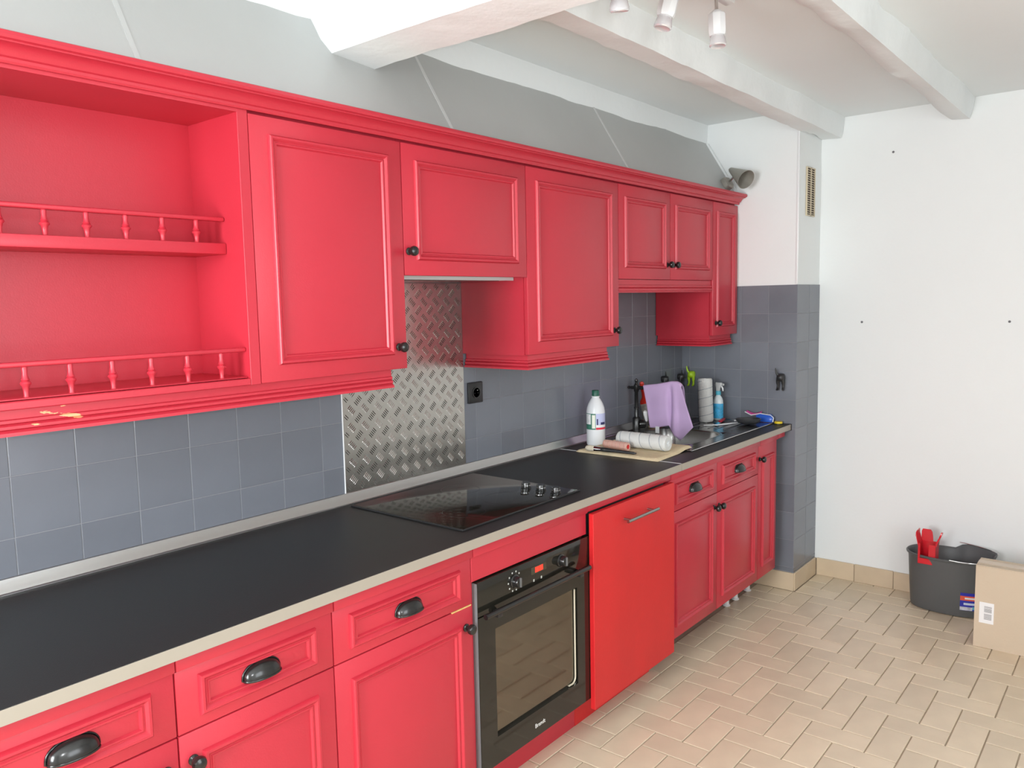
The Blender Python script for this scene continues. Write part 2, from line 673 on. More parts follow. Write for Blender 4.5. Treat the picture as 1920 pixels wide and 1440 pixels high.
slope = struct('wall_slope', prism_x(B(), [(sl(2.10) + 0.014, 2.10), (sl(2.47) + 0.014, 2.47), (0.006, 2.47), (0.006, 2.10)], XR + 0.02, XP - 0.001), SLOPE, 0)
xs = [XR + 0.02, 0.955, 1.978, 3.07, XP - 0.002]
for k, (a, b) in enumerate(zip(xs, xs[1:])):
    dz = random.random() * 0.001
    part('panel', prism_x(B(), [(sl(2.10), 2.10), (sl(2.47), 2.47), (sl(2.47) + 0.013, 2.47), (sl(2.10) + 0.013, 2.10)], a + 0.002, b - 0.002), SLOPE, slope)
for x in xs[1:-1]:
    part('joint_strip', prism_x(B(), [(sl(2.10) - 0.0016, 2.10), (sl(2.45) - 0.0016, 2.45), (sl(2.45) + 0.001, 2.45), (sl(2.10) + 0.001, 2.10)], x - 0.0065, x + 0.0065), SLOPEJ if x > 1.5 else mat('slope_joint_grey', (0.52, 0.525, 0.515), 0.6), slope)
part('end_strip', prism_x(B(), [(sl(2.10) - 0.012, 2.10), (sl(2.40) - 0.012, 2.40), (sl(2.40) + 0.002, 2.40), (sl(2.10) + 0.002, 2.10)], XP - 0.010, XP - 0.001), WHITEWALL, slope)


# ------------------------------------------------------------------ ceiling beams, rough hewn and painted white
def rough_beam(name, label, axis, sec, l0, l1, amp, seed, step=0.05, group=None):
    """sec: closed cross-section [(a, z)] ; subdivided and perturbed"""
    pts = []
    n = len(sec)
    for k in range(n):
        a, b = Vector(sec[k]), Vector(sec[(k + 1) % n])
        m = max(1, int((b - a).length / 0.03))
        for q in range(m):
            pts.append(a.lerp(b, q / m))
    N = max(2, int((l1 - l0) / step))
    bm = B()
    rings = []
    cz = sum(p.y for p in pts) / len(pts)
    ca = sum(p.x for p in pts) / len(pts)
    for i in range(N + 1):
        t = l0 + (l1 - l0) * i / N
        ring = []
        for p in pts:
            d = Vector((p.x - ca, p.y - cz))
            q = Vector((t * 3.1 + seed, p.x * 5, p.y * 5))
            q2 = Vector((t * 13 + seed, p.x * 14, p.y * 14))
            s = amp * (noise.noise(q) + 0.45 * noise.noise(q2))
            dd = d.normalized() * s
            a, z = p.x + dd.x, min(p.y + dd.y, ZC + 0.01)
            if p.y > ZC - 0.002:
                z = ZC + 0.01
            ring.append(bm.verts.new((t, a, z) if axis == 'x' else (a, t, z)))
        rings.append(ring)
    M = len(pts)
    for a, b in zip(rings, rings[1:]):
        for k in range(M):
            bm.faces.new((a[k], a[(k + 1) % M], b[(k + 1) % M], b[k]))
    bm.faces.new(rings[0][::-1])
    bm.faces.new(rings[-1])
    loc = (l1, sec[0][0], sec[0][1]) if axis == 'x' else (sec[0][0], l1, sec[0][1])
    return solo(name, bm, BEAM, label, 'beam', loc, group, smooth=50)


G_B = 'white ceiling beams'
rough_beam('ceiling_beam', 'rough white ceiling beam running along the top of the grey slope', 'x',
           [(-0.03, 2.405), (-0.145, 2.402), (-0.150, ZC), (-0.03, ZC)], XR, XP + 0.003, 0.010, 1.0, group=G_B)
rough_beam('ceiling_beam', 'middle rough white ceiling beam resting on the tiled pillar', 'x',
           [(-0.655, 2.402), (-0.752, 2.398), (-0.766, ZC), (-0.640, ZC)], XR, XE - 0.004, 0.017, 21.0, group=G_B)
rough_beam('ceiling_beam', 'rough white ceiling beam nearest the upper right corner, over the bare wall', 'x',
           [(-1.275, 2.408), (-1.352, 2.400), (-1.372, ZC), (-1.200, ZC)], XR, XE - 0.004, 0.015, 47.0, group=G_B)
rough_beam('ceiling_beam', 'thick white main beam crossing the ceiling above the red cabinets', 'y',
           [(1.588, 2.302), (1.740, 2.290), (1.752, 2.33), (1.752, 2.50), (1.565, 2.50), (1.570, 2.34)], YR + 0.002, -0.060, 0.008, 83.0, group=G_B)

# ------------------------------------------------------------------ red joinery helpers
MOULD = [(0.0, 0.0), (0.0012, 0.006), (0.0045, 0.0102), (0.0095, 0.0104), (0.0140, 0.0060), (0.0160, 0.0034), (0.0180, 0.0034), (0.0200, 0.0056), (0.0232, 0.0054), (0.0258, 0.0012), (0.0265, 0.0)]
KNOB = [(0.0115, 0.0), (0.0115, 0.003), (0.0075, 0.006), (0.0065, 0.012), (0.009, 0.015), (0.0145, 0.019), (0.0158, 0.025), (0.0135, 0.031), (0.0075, 0.0345), (0.0, 0.0355)]


def door(parent, x0, x1, z0, z1, y, ins=0.053, knob=None, name='door', m=RED, t=0.019, g=0.0015, insz=None):
    d = part(name, bbox(x0 + g, x1 - g, y, y + t, z0 + g, z1 - g, 0.0018, 2), m, parent)
    iz = ins if insz is None else insz
    part('moulding', frame_y(B(), x0 + ins, x1 - ins, z0 + iz, z1 - iz, y, MOULD), m, d)
    if knob:
        part('knob', lathe(B(), KNOB, (knob[0], y, knob[1]), (0, -1, 0), 18), BLKM, d, 'black metal knob')
    return d


def cup_pull(parent, x, z, y):
    a, h, dd = 0.046, 0.034, 0.026
    bm = B()

    def fn(u, v, k=1.0):
        th = PI * u
        ph = PI / 2 * v
        s = math.sin(th) ** 0.75 if th > 0 else 0
        return Vector((x - a * k * math.cos(th), y - dd * k * s * math.sin(ph) - 0.0015, z - 0.012 + h * k * s * math.cos(ph)))
    grid(bm, lambda u, v: fn(u, v), 18, 8)
    grid(bm, lambda u, v: fn(1 - u, v, 0.93), 18, 8)
    bmesh.ops.remove_doubles(bm, verts=bm.verts, dist=0.0003)
    # flared lip and back flange
    pts = [fn(k / 24, 1.0) for k in range(25)]
    tube(bm, pts, 0.0022, 6)
    pts = [fn(k / 24, 0.0, 1.04) for k in range(25)]
    tube(bm, pts, 0.0022, 6)
    return part('cup_pull', bm, BLKM, parent, 'black metal cup pull', smooth=60)


def drawer(parent, x0, x1, z0, z1, y):
    d = part('drawer', bbox(x0 + 0.0015, x1 - 0.0015, y, y + 0.019, z0 + 0.0015, z1 - 0.0015, 0.0018, 2), RED, parent)
    part('moulding', frame_y(B(), x0 + 0.050, x1 - 0.050, z0 + 0.027, z1 - 0.022, y, MOULD), RED, d)
    cup_pull(d, (x0 + x1) / 2, (z0 + z1) / 2 + 0.002, y)
    return d


def carcass(parent, x0, x1, y0, y1, z0, z1, t=0.016, back=True, m=RED):
    bm = B()
    box(bm, x0, x0 + t, y0, y1, z0, z1)
    box(bm, x1 - t, x1, y0, y1, z0, z1)
    box(bm, x0 + t, x1 - t, y0, y1, z0, z0 + t)
    box(bm, x0 + t, x1 - t, y0, y1, z1 - t, z1)
    if back:
        box(bm, x0 + t, x1 - t, y1 - 0.006, y1, z0 + t, z1 - t)
    return part('body', bm, m, parent)


# ------------------------------------------------------------------ wall cabinets
ZU0, ZU1, YD, YB = 1.372, 2.072, -0.330, -0.003
YCF = YD + 0.0195

# open shelf unit with turned galleries
SX0, SX1 = 0.285, 1.216
su = thing('open_shelf_unit', 'open red wall shelf unit with turned spindle galleries, left of the cabinet doors', 'shelf', (0.75, 0, ZU0))
bm = B()
IX0, IX1 = SX0 + 0.030, 1.187
part('side_panel', bbox(SX0, IX0, YD, YB, ZU0, ZU1, 0.001), RED, su)
part('side_panel', bbox(IX1, SX1, YD, YB, ZU0, ZU1, 0.001), RED, su)
part('back_panel', bbox(IX0, IX1, -0.100, -0.088, ZU0 + 0.012, 2.050), RED, su)
part('top_panel', bbox(IX0, IX1, YD, YB, 2.050, ZU1), RED, su)
part('bottom_panel', bbox(IX0, IX1, YD, YB, ZU0, ZU0 + 0.017, 0.002), RED, su)
SPIN = [(0.0062, 0), (0.0050, 0.004), (0.0056, 0.016), (0.0072, 0.026), (0.0100, 0.0295), (0.0112, 0.033), (0.0092, 0.0365), (0.0068, 0.0385), (0.0088, 0.041), (0.0066, 0.0445), (0.0052, 0.056), (0.0060, 0.068), (0.0052, 0.072)]


def spin_mesh(h):
    bm = B()
    k = h / 0.072
    lathe(bm, [(r, z * k) for r, z in SPIN], (0, 0, 0), (0, 0, 1), 12)
    return finish(bm, 'spindle', RED, 40)


def gallery(zb0, zb1, ztop, yf, yb, xs, ha):
    s = part('shelf', bbox(IX0 + 0.0005, IX1 - 0.0005, yf, yb, zb0, zb1, 0.003, 2), RED, su)
    part('gallery_rail', bbox(IX0 + 0.0005, IX1 - 0.0005, yf + 0.002, yf + 0.020, ztop - 0.011, ztop, 0.004, 3), RED, s)
    me = spin_mesh(ztop - 0.011 - zb1)
    L = root_loc(su)
    for x in xs:
        obj('spindle', me, s, Vector((x, yf + 0.011, zb1)) - L)
    return s


gallery(1.706, 1.734, 1.800, -0.252, -0.1005, [0.673 + 0.0878 * k for k in range(-4, 6)], 0)
gallery(ZU0 + 0.0175, 1.394, 1.468, -0.318, -0.1005, [0.675 + 0.089 * k for k in range(-4, 6)], 0)
# cabinet 1: tall single door
c1 = thing('wall_cabinet', 'tall red wall cabinet with one door, between the open shelves and the metal plate', 'cabinet', (1.47, 0, ZU0))
carcass(c1, SX1 + 0.001, 1.7295, YCF, YB, ZU0, ZU1)
door(c1, SX1, 1.732, ZU0, 2.0535, YD, 0.055, (1.698, 1.440), insz=0.045)
# cabinet 2: short, over the extractor
c2 = thing('wall_cabinet', 'short red wall cabinet above the diamond metal plate, knob at lower left', 'cabinet', (2.03, 0, 1.656))
carcass(c2, 1.7305, 2.3345, YCF, YB, 1.668, ZU1)
door(c2, 1.732, 2.336, 1.655, 2.0535, YD, 0.052, (1.752, 1.729), insz=0.048)
# cabinet 3: tall door + pelmet
c3 = thing('wall_cabinet', 'tall red wall cabinet right of the metal plate, above the wall socket', 'cabinet', (2.65, 0, ZU0))
carcass(c3, 2.3355, 2.962, YCF, YB, ZU0, ZU1)
door(c3, 2.336, 2.963, ZU0, 2.0535, YD, 0.056, (2.926, 1.441), insz=0.047)
PEL = [(-0.018, 1.3715), (0.0, 1.3715), (0.0, 1.352), (0.005, 1.350), (0.005, 1.344), (0.001, 1.342), (0.008, 1.338), (0.008, 1.332), (0.004, 1.330), (0.012, 1.325), (0.013, 1.318), (-0.018, 1.318)]
part('pelmet', sweep_xy(B(), [(2.352, YB - 0.002), (2.352, -0.312), (2.892, -0.312)], [(o + 0.0, z) for o, z in PEL]), RED, c3)
# cabinet 4: short, two doors with valance
c4 = thing('wall_cabinet', 'short red wall cabinet with a pair of doors, above the sink', 'cabinet', (3.42, 0, 1.657))
carcass(c4, 2.9635, 3.868, YCF, YB, 1.657, ZU1)
door(c4, 2.963, 3.417, 1.655, 2.0535, YD, 0.047, (3.388, 1.724), insz=0.050)
door(c4, 3.417, 3.870, 1.655, 2.0535, YD, 0.047, (3.452, 1.724), insz=0.050)
VAL = [(y, z) for y, z in ((-0.300, 1.6545), (-0.322, 1.6545), (-0.322, 1.632), (-0.327, 1.630), (-0.327, 1.622), (-0.323, 1.620), (-0.329, 1.615), (-0.329, 1.606), (-0.325, 1.604), (-0.325, 1.598), (-0.300, 1.598))]
part('valance', prism_x(B(), VAL, 2.9645, 3.866), RED, c4)
# cabinet 5: narrow tall
c5 = thing('wall_cabinet', 'narrow tall red wall cabinet at the far end, against the white wall', 'cabinet', (4.02, 0, ZU0))
carcass(c5, 3.869, 4.1725, YCF, YB, ZU0, ZU1)
door(c5, 3.870, 4.172, ZU0, 2.0535, YD, 0.044, (3.906, 1.438), insz=0.045)
part('pelmet', sweep_xy(B(), [(3.884, YB - 0.002), (3.884, -0.306), (4.137, -0.306)], PEL), RED, c5)
# long pelmet
solo('pelmet', prism_x(B(), [(-0.310 - o, z) for o, z in PEL], SX0, 1.681), PELM,
     'red moulded pelmet with chipped paint under the open shelves', 'moulding', (0.98, -0.31, 1.318))
# cornice
CORN = [(-0.331, 2.058), (-0.337, 2.058), (-0.340, 2.062), (-0.340, 2.068), (-0.346, 2.070), (-0.350, 2.076), (-0.356, 2.084), (-0.366, 2.089), (-0.374, 2.090), (-0.374, 2.093), (-0.381, 2.095), (-0.3835, 2.100), (-0.3815, 2.108), (-0.377, 2.1105), (-0.331, 2.1105)]
solo('cornice', prism_x(B(), CORN, SX0, 4.168), RED, 'long red crown moulding along the top of the wall cabinets', 'moulding', (2.2, -0.35, 2.058))
# extractor
ex = thing('extractor_hood', 'slim light grey built-in extractor hood under the short cabinet', 'hood', (2.03, -0.15, 1.646))
part('housing', bbox(1.737, 2.333, -0.266, -0.006, 1.648, 1.6675, 0.002), GREYPL, ex)
part('filter', bbox(1.78, 2.29, -0.235, -0.04, 1.6455, 1.6482, 0.0008), STEEL, ex)
part('front_lip', bbox(1.737, 2.333, -0.2685, -0.2665, 1.6465, 1.6675, 0.0005), GREYPL, ex)

# ------------------------------------------------------------------ diamond plate splashback
sp = thing('splashback', 'aluminium diamond tread plate fixed to the wall behind the hob', 'metal sheet', (2.036, 0, 0.93))
part('sheet', bbox(1.735, 2.3365, -0.0025, 0.0, 0.9335, 1.6455), ALU, sp)
part('edge_bead', bbox(1.731, 1.7352, -0.0045, -0.0002, 0.9335, 1.36, 0.001), WPL, sp)
bm = B()
cell = 0.0300
nx, nz = int(0.60 / cell), int(0.71 / cell)
for i in range(nx + 1):
    for j in range(nz + 1):
        if (i + j) % 2:
            continue
        cx, cz = 1.742 + i * cell, 0.945 + j * cell
        sgn = 1 if j % 2 else -1
        d = Vector((0.7071, 0, 0.7071 * sgn))
        e = Vector((-0.7071 * sgn, 0, 0.7071))
        for k in range(-2, 3):
            c = Vector((cx, -0.0024, cz)) + e * (k * 0.0070)
            L, W = 0.0115, 0.0017
            if c.x + 0.008 > 2.336 or c.x - 0.008 < 1.735 or c.z + 0.008 > 1.645 or c.z - 0.008 < 0.934:
                continue
            a = [bm.verts.new(c + d * s * L * q + e * W * r) for s, q, r in ((-1, .7, -1), (1, .7, -1), (1, .7, 1), (-1, .7, 1))]
            ends = [bm.verts.new(c - d * L), bm.verts.new(c + d * L)]
            top = [bm.verts.new(c - d * L * .6 + Vector((0, -0.0016, 0))), bm.verts.new(c + d * L * .6 + Vector((0, -0.0016, 0)))]
            bm.faces.new((a[0], a[1], top[1], top[0]))
            bm.faces.new((a[2], a[3], top[0], top[1]))
            bm.faces.new((a[3], ends[0], top[0]))
            bm.faces.new((ends[0], a[0], top[0]))
            bm.faces.new((a[1], ends[1], top[1]))
            bm.faces.new((ends[1], a[2], top[1]))
o = part('tread_bars', bm, ALU, sp, smooth=0)
o['kind'] = 'stuff'

# ------------------------------------------------------------------ wall socket
so = thing('wall_socket', 'black square wall socket just right of the metal plate', 'socket', (2.398, 0, 1.17))
bm = bbox(2.356, 2.440, -0.011, 0.0, 1.170, 1.254, 0.003, 2)
part('plate', bm, BLKP, so)
bm = lathe(B(), [(0.0225, 0.0), (0.0225, 0.004), (0.0195, 0.004), (0.0185, -0.002), (0.0, -0.002)], (2.398, -0.011, 1.212), (0, -1, 0), 24)
part('socket_ring', bm, BLKM, so)
part('earth_pin', lathe(B(), [(0.0024, 0), (0.0024, 0.008), (0, 0.0095)], (2.398, -0.0115, 1.222), (0, -1, 0), 10), CHROME, so)
bm = B()
for dx in (-0.0095, 0.0095):
    lathe(bm, [(0.0026, 0.0), (0.0026, 0.0008), (0, 0.0008)], (2.398 + dx, -0.0125, 1.210), (0, -1, 0), 10)
part('contact_holes', bm, mat('hole_black', (0.003, 0.003, 0.003), 0.9), so)

# ------------------------------------------------------------------ worktop, in two lengths
YW = -0.632
wa = thing('worktop', 'long black laminate worktop carrying the hob', 'worktop', (1.4, -0.3, HC - TH))
part('slab', bbox(0.385, 2.9465, YW + 0.002, -0.0015, HC - TH, HC, 0.001), WTOP, wa)
part('edge_band', bbox(0.385, 2.9465, YW, YW + 0.0018, HC - TH, HC - 0.0006, 0.0004), WEDGE, wa, 'beige grey front edge')
part('joint_strip', bbox(2.9445, 2.9505, YW + 0.003, -0.024, HC - 0.001, HC + 0.0014, 0.0004), mat('pale_joint_strip', (0.62, 0.62, 0.62), 0.4), wa, 'thin aluminium joint strip')
wb = thing('worktop', 'short black laminate worktop holding the sink, against the tiled pillar', 'worktop', (3.55, -0.3, HC - TH))
# slab with a hole for the sink bowl
BX0, BX1, BY0, BY1 = 3.30, 3.72, -0.475, -0.115
bm = B()
box(bm, 2.9485, BX0, YW + 0.002, -0.0015, HC - TH, HC)
box(bm, BX1, XP - 0.002, YW + 0.002, -0.0015, HC - TH, HC)
box(bm, BX0, BX1, YW + 0.002, BY0, HC - TH, HC)
box(bm, BX0, BX1, BY1, -0.0015, HC - TH, HC)
part('slab', bm, WTOP, wb)
part('edge_band', bbox(2.9485, XP - 0.004, YW, YW + 0.0018, HC - TH, HC - 0.0006, 0.0004), WEDGE, wb, 'beige grey front edge')
part('end_cap', bbox(XP - 0.004, XP - 0.0012, YW - 0.004, YW + 0.05, HC - TH - 0.004, HC + 0.002, 0.0008), BLKP, wb)
# aluminium upstand along the wall
UPP = [(-0.0012, HC + 0.0004), (-0.024, HC + 0.0004), (-0.024, HC + 0.003), (-0.021, HC + 0.005), (-0.016, HC + 0.014), (-0.009, HC + 0.026), (-0.006, 0.9330), (-0.0028, 0.9345), (-0.0012, 0.9345)]
solo('upstand_strip', prism_x(B(), UPP, 0.385, XP - 0.003), STRIPA, 'silver sealing strip along the back of the black worktops', 'trim', (2.0, -0.012, HC), smooth=25)

# ------------------------------------------------------------------ hob
hb = thing('hob', 'black glass electric hob with three knobs, set in the worktop', 'hob', (2.05, -0.3, HC))
part('glass', bbox(1.722, 2.322, -0.552, -0.052, HC + 0.0003, HC + 0.006, 0.0025, 2), GLASSB, hb)
bm = frame_y(B(), 0, 1, 0, 1, 0, [(0, 0), (0, 0), (0, 0)]) if False else B()
for x0, x1, y0, y1 in ((1.7165, 1.7215, -0.557, -0.047), (2.3225, 2.3275, -0.557, -0.047), (1.7215, 2.3225, -0.557, -0.5525), (1.7215, 2.3225, -0.0515, -0.047)):
    box(bm, x0, x1, y0, y1, HC + 0.0003, HC + 0.0055, 0.0012)
part('seal', bm, BLKP, hb)
for y in (-0.385, -0.452, -0.517):
    part('knob', lathe(B(), [(0.0185, 0), (0.0185, 0.003), (0.0160, 0.004), (0.0155, 0.020), (0.0145, 0.0225), (0.0, 0.0228)], (2.236, y, HC + 0.006), (0, 0, 1), 22), BLKM, hb)
    part('knob_ring', lathe(B(), [(0.0163, 0.010), (0.0167, 0.0105), (0.0167, 0.0125), (0.0163, 0.013)], (2.236, y, HC + 0.006), (0, 0, 1), 22), CHROME, hb)
RINGM = mat('hob_ring_print', (0.05, 0.05, 0.05), 0.25)
for x, y, r in ((1.87, -0.20, 0.085), (1.87, -0.42, 0.07), (2.09, -0.20, 0.07), (2.09, -0.42, 0.085)):
    bm = B()
    n = 40
    ri = [bm.verts.new((x + (r - .0012) * math.cos(2 * PI * k / n), y + (r - .0012) * math.sin(2 * PI * k / n), HC + 0.0062)) for k in range(n)]
    ro = [bm.verts.new((x + r * math.cos(2 * PI * k / n), y + r * math.sin(2 * PI * k / n), HC + 0.0062)) for k in range(n)]
    for k in range(n):
        bm.faces.new((ri[k], ri[(k + 1) % n], ro[(k + 1) % n], ro[k]))
    part('zone_ring', bm, RINGM, hb)

# ------------------------------------------------------------------ base cabinets
YF = -0.600
ZB0, ZBT = 0.147, HC - TH - 0.0005
ZD = 0.694


def base_unit(name, label, x0, x1, doors, dividers=True):
    t = thing(name, label, 'cabinet', ((x0 + x1) / 2, -0.3, ZB0))
    bm = B()
    box(bm, x0 + 0.0005, x0 + 0.016, YF + 0.0195, -0.012, ZB0, ZBT)
    box(bm, x1 - 0.016, x1 - 0.0005, YF + 0.0195, -0.012, ZB0, ZBT)
    box(bm, x0 + 0.016, x1 - 0.016, YF + 0.0195, -0.012, ZB0, ZB0 + 0.016)
    box(bm, x0 + 0.016, x1 - 0.016, -0.018, -0.012, ZB0 + 0.016, ZBT)
    part('body', bm, RED, t)
    part('top_rail', bbox(x0 + 0.0006, x1 - 0.0006, YF - 0.010, YF + 0.019, 0.834, ZBT, 0.004, 2), RED, t)
    for kind, a, b, kx in doors:
        if kind == 'drawer':
            drawer(t, a, b, ZD, 0.833, YF)
        elif kind == 'door':
            door(t, a, b, ZB0, ZD, YF, 0.050, (kx, 0.632))
        else:
            door(t, a, b, ZB0, 0.833, YF, 0.046, (kx, 0.766), insz=0.058)
    return t


base_unit('base_cabinet', 'red base cabinet with drawer, at the left edge of the picture', 0.40, 0.80, [('drawer', 0.40, 0.80, 0), ('door', 0.40, 0.80, 0.772)])
base_unit('base_cabinet', 'second red base cabinet from the left, below the middle of the empty worktop', 0.80, 1.199, [('drawer', 0.80, 1.199, 0), ('door', 0.80, 1.199, 0.830)])
b3 = base_unit('base_cabinet', 'wide red base cabinet with drawer and worn edge, directly left of the oven', 1.199, 1.700, [('drawer', 1.199, 1.700, 0), ('door', 1.199, 1.700, 1.672)])
part('worn_edge', bbox(1.615, 1.697, YF - 0.0004, YF + 0.004, ZD - 0.0035, ZD + 0.0008, 0.0003), WOOD, b3, 'bare wood showing along the drawer edge')
base_unit('base_cabinet', 'red base cabinet with two drawers and two doors, under the sink', 2.900, 3.822, [('drawer', 2.900, 3.350, 0), ('drawer', 3.350, 3.822, 0), ('door', 2.900, 3.350, 3.316), ('door', 3.350, 3.822, 3.368)])
base_unit('base_cabinet', 'narrow red base cabinet beside the tiled pillar, without a drawer', 3.822, 4.060, [('tall', 3.822, 4.060, 3.806 + 0.028)])
solo('filler_rail', bbox(4.0605, 4.150, YF - 0.009, YF + 0.012, 0.836, ZBT, 0.003, 2), RED, 'short red rail under the worktop next to the pillar', 'trim', (4.1, YF, 0.836))
G_L = 'white cabinet legs under the sink units'
LEGP = [(0.020, 0.0), (0.020, 0.004), (0.0145, 0.008), (0.0135, 0.030), (0.0150, 0.032), (0.0150, 0.130), (0.022, 0.134), (0.022, 0.1465)]
for x, lab in ((3.775, 'white plastic cabinet leg nearest the middle of the sink cabinet'), (3.883, 'white plastic cabinet leg between the other two legs'), (4.040, 'white plastic cabinet leg closest to the pillar')):
    solo('cabinet_leg', lathe(B(), LEGP, (x, -0.457, 0.0), (0, 0, 1), 16), WPL, lab, 'leg', (x, -0.457, 0), G_L)
# plinths
solo('plinth', bbox(0.40, 2.3455, -0.506, -0.490, 0.0, 0.1465, 0.001), RED, 'dark red plinth board below the oven and left cabinets', 'plinth', (1.2, -0.5, 0))
solo('plinth', bbox(2.3465, 2.895, -0.507, -0.491, 0.0, 0.1465, 0.001), REDDW, 'bright red plinth board below the dishwasher', 'plinth', (2.6, -0.5, 0))

# oven housing
oh = thing('oven_housing', 'red oven housing panel between worktop and oven', 'cabinet', (2.0, -0.3, ZB0))
bm = B()
box(bm, 1.7005, 1.7145, YF + 0.012, -0.012, ZB0, ZBT)
box(bm, 2.3005, 2.3145, YF + 0.03, -0.012, ZB0, ZBT)
box(bm, 1.7145, 2.3005, YF + 0.030, -0.012, ZB0, ZB0 + 0.009)
part('body', bm, RED, oh)
part('front_panel', bbox(1.7005, 2.2955, YF - 0.001, YF + 0.018, 0.7585, 0.8335, 0.0015), RED, oh)
part('top_rail', bbox(1.7005, 2.2955, YF - 0.010, YF + 0.018, 0.834, ZBT, 0.004, 2), RED, oh)

# ------------------------------------------------------------------ oven
ov = thing('oven', 'black built-in oven with glass door, handle and two knobs', 'oven', (2.01, -0.35, 0.158))
OX0, OX1, OZ0, OZ1, OY = 1.7165, 2.3085, 0.1590, 0.7530, -0.6085
part('control_panel', bbox(OX0, OX1, OY, OY + 0.028, 0.648, OZ1, 0.002, 2), GLASSB, ov)
part('side_trim', bbox(OX0 - 0.0012, OX0 - 0.0002, OY + 0.002, OY + 0.028, OZ0 + 0.01, OZ1 - 0.003), mat('oven_side_grey', (0.20, 0.21, 0.22), 0.35), ov)
# door frame with window
WXa, WXb, WZa, WZb = 1.792, 2.226, 0.246, 0.590
od = part('door', box(box(box(box(B(), OX0, OX1, OY, OY + 0.024, OZ0, WZa), OX0, OX1, OY, OY + 0.024, WZb, 0.644), OX0, WXa, OY, OY + 0.024, WZa, WZb), WXb, OX1, OY, OY + 0.024, WZa, WZb), GLASSB, ov)
pane = bpy.data.materials.new('oven_pane')
pane.use_nodes = True
pn = pane.node_tree
pn.nodes.remove(pn.nodes['Principled BSDF'])
t1 = pn.nodes.new('ShaderNodeBsdfTransparent'); t1.inputs['Color'].default_value = (0.50, 0.46, 0.38, 1)
t2 = pn.nodes.new('ShaderNodeBsdfGlossy'); t2.inputs['Roughness'].default_value = 0.06
t2.inputs['Color'].default_value = (0.85, 0.78, 0.66, 1)
fr = pn.nodes.new('ShaderNodeFresnel'); fr.inputs['IOR'].default_value = 2.9
ms = pn.nodes.new('ShaderNodeMixShader')
pn.links.new(fr.outputs[0], ms.inputs['Fac'])
pn.links.new(t1.outputs[0], ms.inputs[1])
pn.links.new(t2.outputs[0], ms.inputs[2])
pn.links.new(ms.outputs[0], pn.nodes['Material Output'].inputs['Surface'])
part('pane', bbox(WXa, WXb, OY + 0.0110, OY + 0.0138, WZa, WZb), pane, od, 'tinted oven window glass', smooth=0)
SEAL = mat('door_inner_frame', (0.60, 0.54, 0.42), 0.4)
rr = 0.02
pts = [(WXb - 0.008, OY + 0.0068, WZb - 0.006)]
pts += [(WXb - 0.008, OY + 0.0068, WZb - 0.006 - (WZb - WZa - 0.031) * k / 8) for k in range(1, 9)]
pts += [(WXb - 0.008 - rr + rr * math.cos(math.radians(a_)), OY + 0.0068, WZa + 0.005 + rr + rr * math.sin(math.radians(a_))) for a_ in (-20, -40, -60, -75, -90)]
pts += [(WXb - 0.045, OY + 0.0085, WZa + 0.0045)]
part('inner_frame', tube(B(), pts, 0.0030, 8), SEAL, od)
CAV = mat('oven_enamel', (0.10, 0.088, 0.072), 0.35)
bm = B()
cy0, cy1 = OY + 0.030, -0.16
box(bm, 1.765, 1.775, cy0, cy1, 0.225, 0.625)
box(bm, 2.245, 2.255, cy0, cy1, 0.225, 0.625)
box(bm, 1.775, 2.245, cy0, cy1, 0.225, 0.235)
box(bm, 1.775, 2.245, cy0, cy1, 0.615, 0.625)
box(bm, 1.765, 2.255, cy1, cy1 + 0.01, 0.225, 0.625)
part('cavity', bm, CAV, ov)
bm = B()
for k in range(9):
    x = 1.80 + k * 0.0515
    tube(bm, [(x, cy0 + 0.04, 0.41), (x, cy1 - 0.03, 0.41)], 0.0018, 6)
for y in (cy0 + 0.04, cy1 - 0.03):
    tube(bm, [(1.776, y, 0.41), (2.244, y, 0.41)], 0.003, 6)
part('rack', bm, CHROME, ov)
# handle
hz, hy = 0.6535, -0.633
oh2 = part('handle', tube(B(), [(OX0 + 0.006, hy, hz), (OX1 - 0.040, hy, hz)], 0.0085, 14), BLKM, ov)
for x in (OX0 + 0.075, OX1 - 0.085):
    part('handle_bracket', box(B(), x - 0.011, x + 0.011, hy, OY, hz - 0.022, hz - 0.002, 0.003, 2), BLKP, oh2)
OKN = [(0.0215, 0), (0.0215, 0.003), (0.0175, 0.005), (0.0165, 0.020), (0.0150, 0.023), (0, 0.0235)]
for x in (1.888, 2.132):
    k = part('knob', lathe(B(), OKN, (x, OY, 0.710), (0, -1, 0), 22), BLKM, ov)
    part('knob_grip', bbox(x - 0.003, x + 0.003, OY - 0.028, OY - 0.02, 0.696, 0.725, 0.001), mat('knob_line', (0.12, 0.12, 0.12), 0.3), k)
MARK = mat('panel_print', (0.55, 0.55, 0.52), 0.5)
bm = B()
for k in range(9):
    a = math.radians(40 + k * 35)
    x, z = 1.888 + 0.030 * math.cos(a), 0.710 + 0.030 * math.sin(a)
    box(bm, x - 0.0024, x + 0.0024, OY - 0.0006, OY + 0.0002, z - 0.0024, z + 0.0024)
for x in (1.985, 2.025):
    box(bm, x - 0.003, x + 0.003, OY - 0.0006, OY + 0.0002, 0.680, 0.688)
part('printed_marks', bm, MARK, ov, smooth=0)['kind'] = 'stuff'
dsp = part('display', bbox(1.972, 2.052, OY - 0.0008, OY + 0.0002, 0.704, 0.728, 0.0003), mat('display_dark', (0.05, 0.045, 0.03), 0.15), ov)
part('display_digits', box(box(B(), 1.992, 2.011, OY - 0.0014, OY - 0.0008, 0.708, 0.725), 2.014, 2.033, OY - 0.0014, OY - 0.0008, 0.708, 0.725), mat('display_red', (0.8, 0.02, 0.01), 0.4, emit=((1, 0.04, 0.02), 0.9)), dsp, 'glowing red digits')
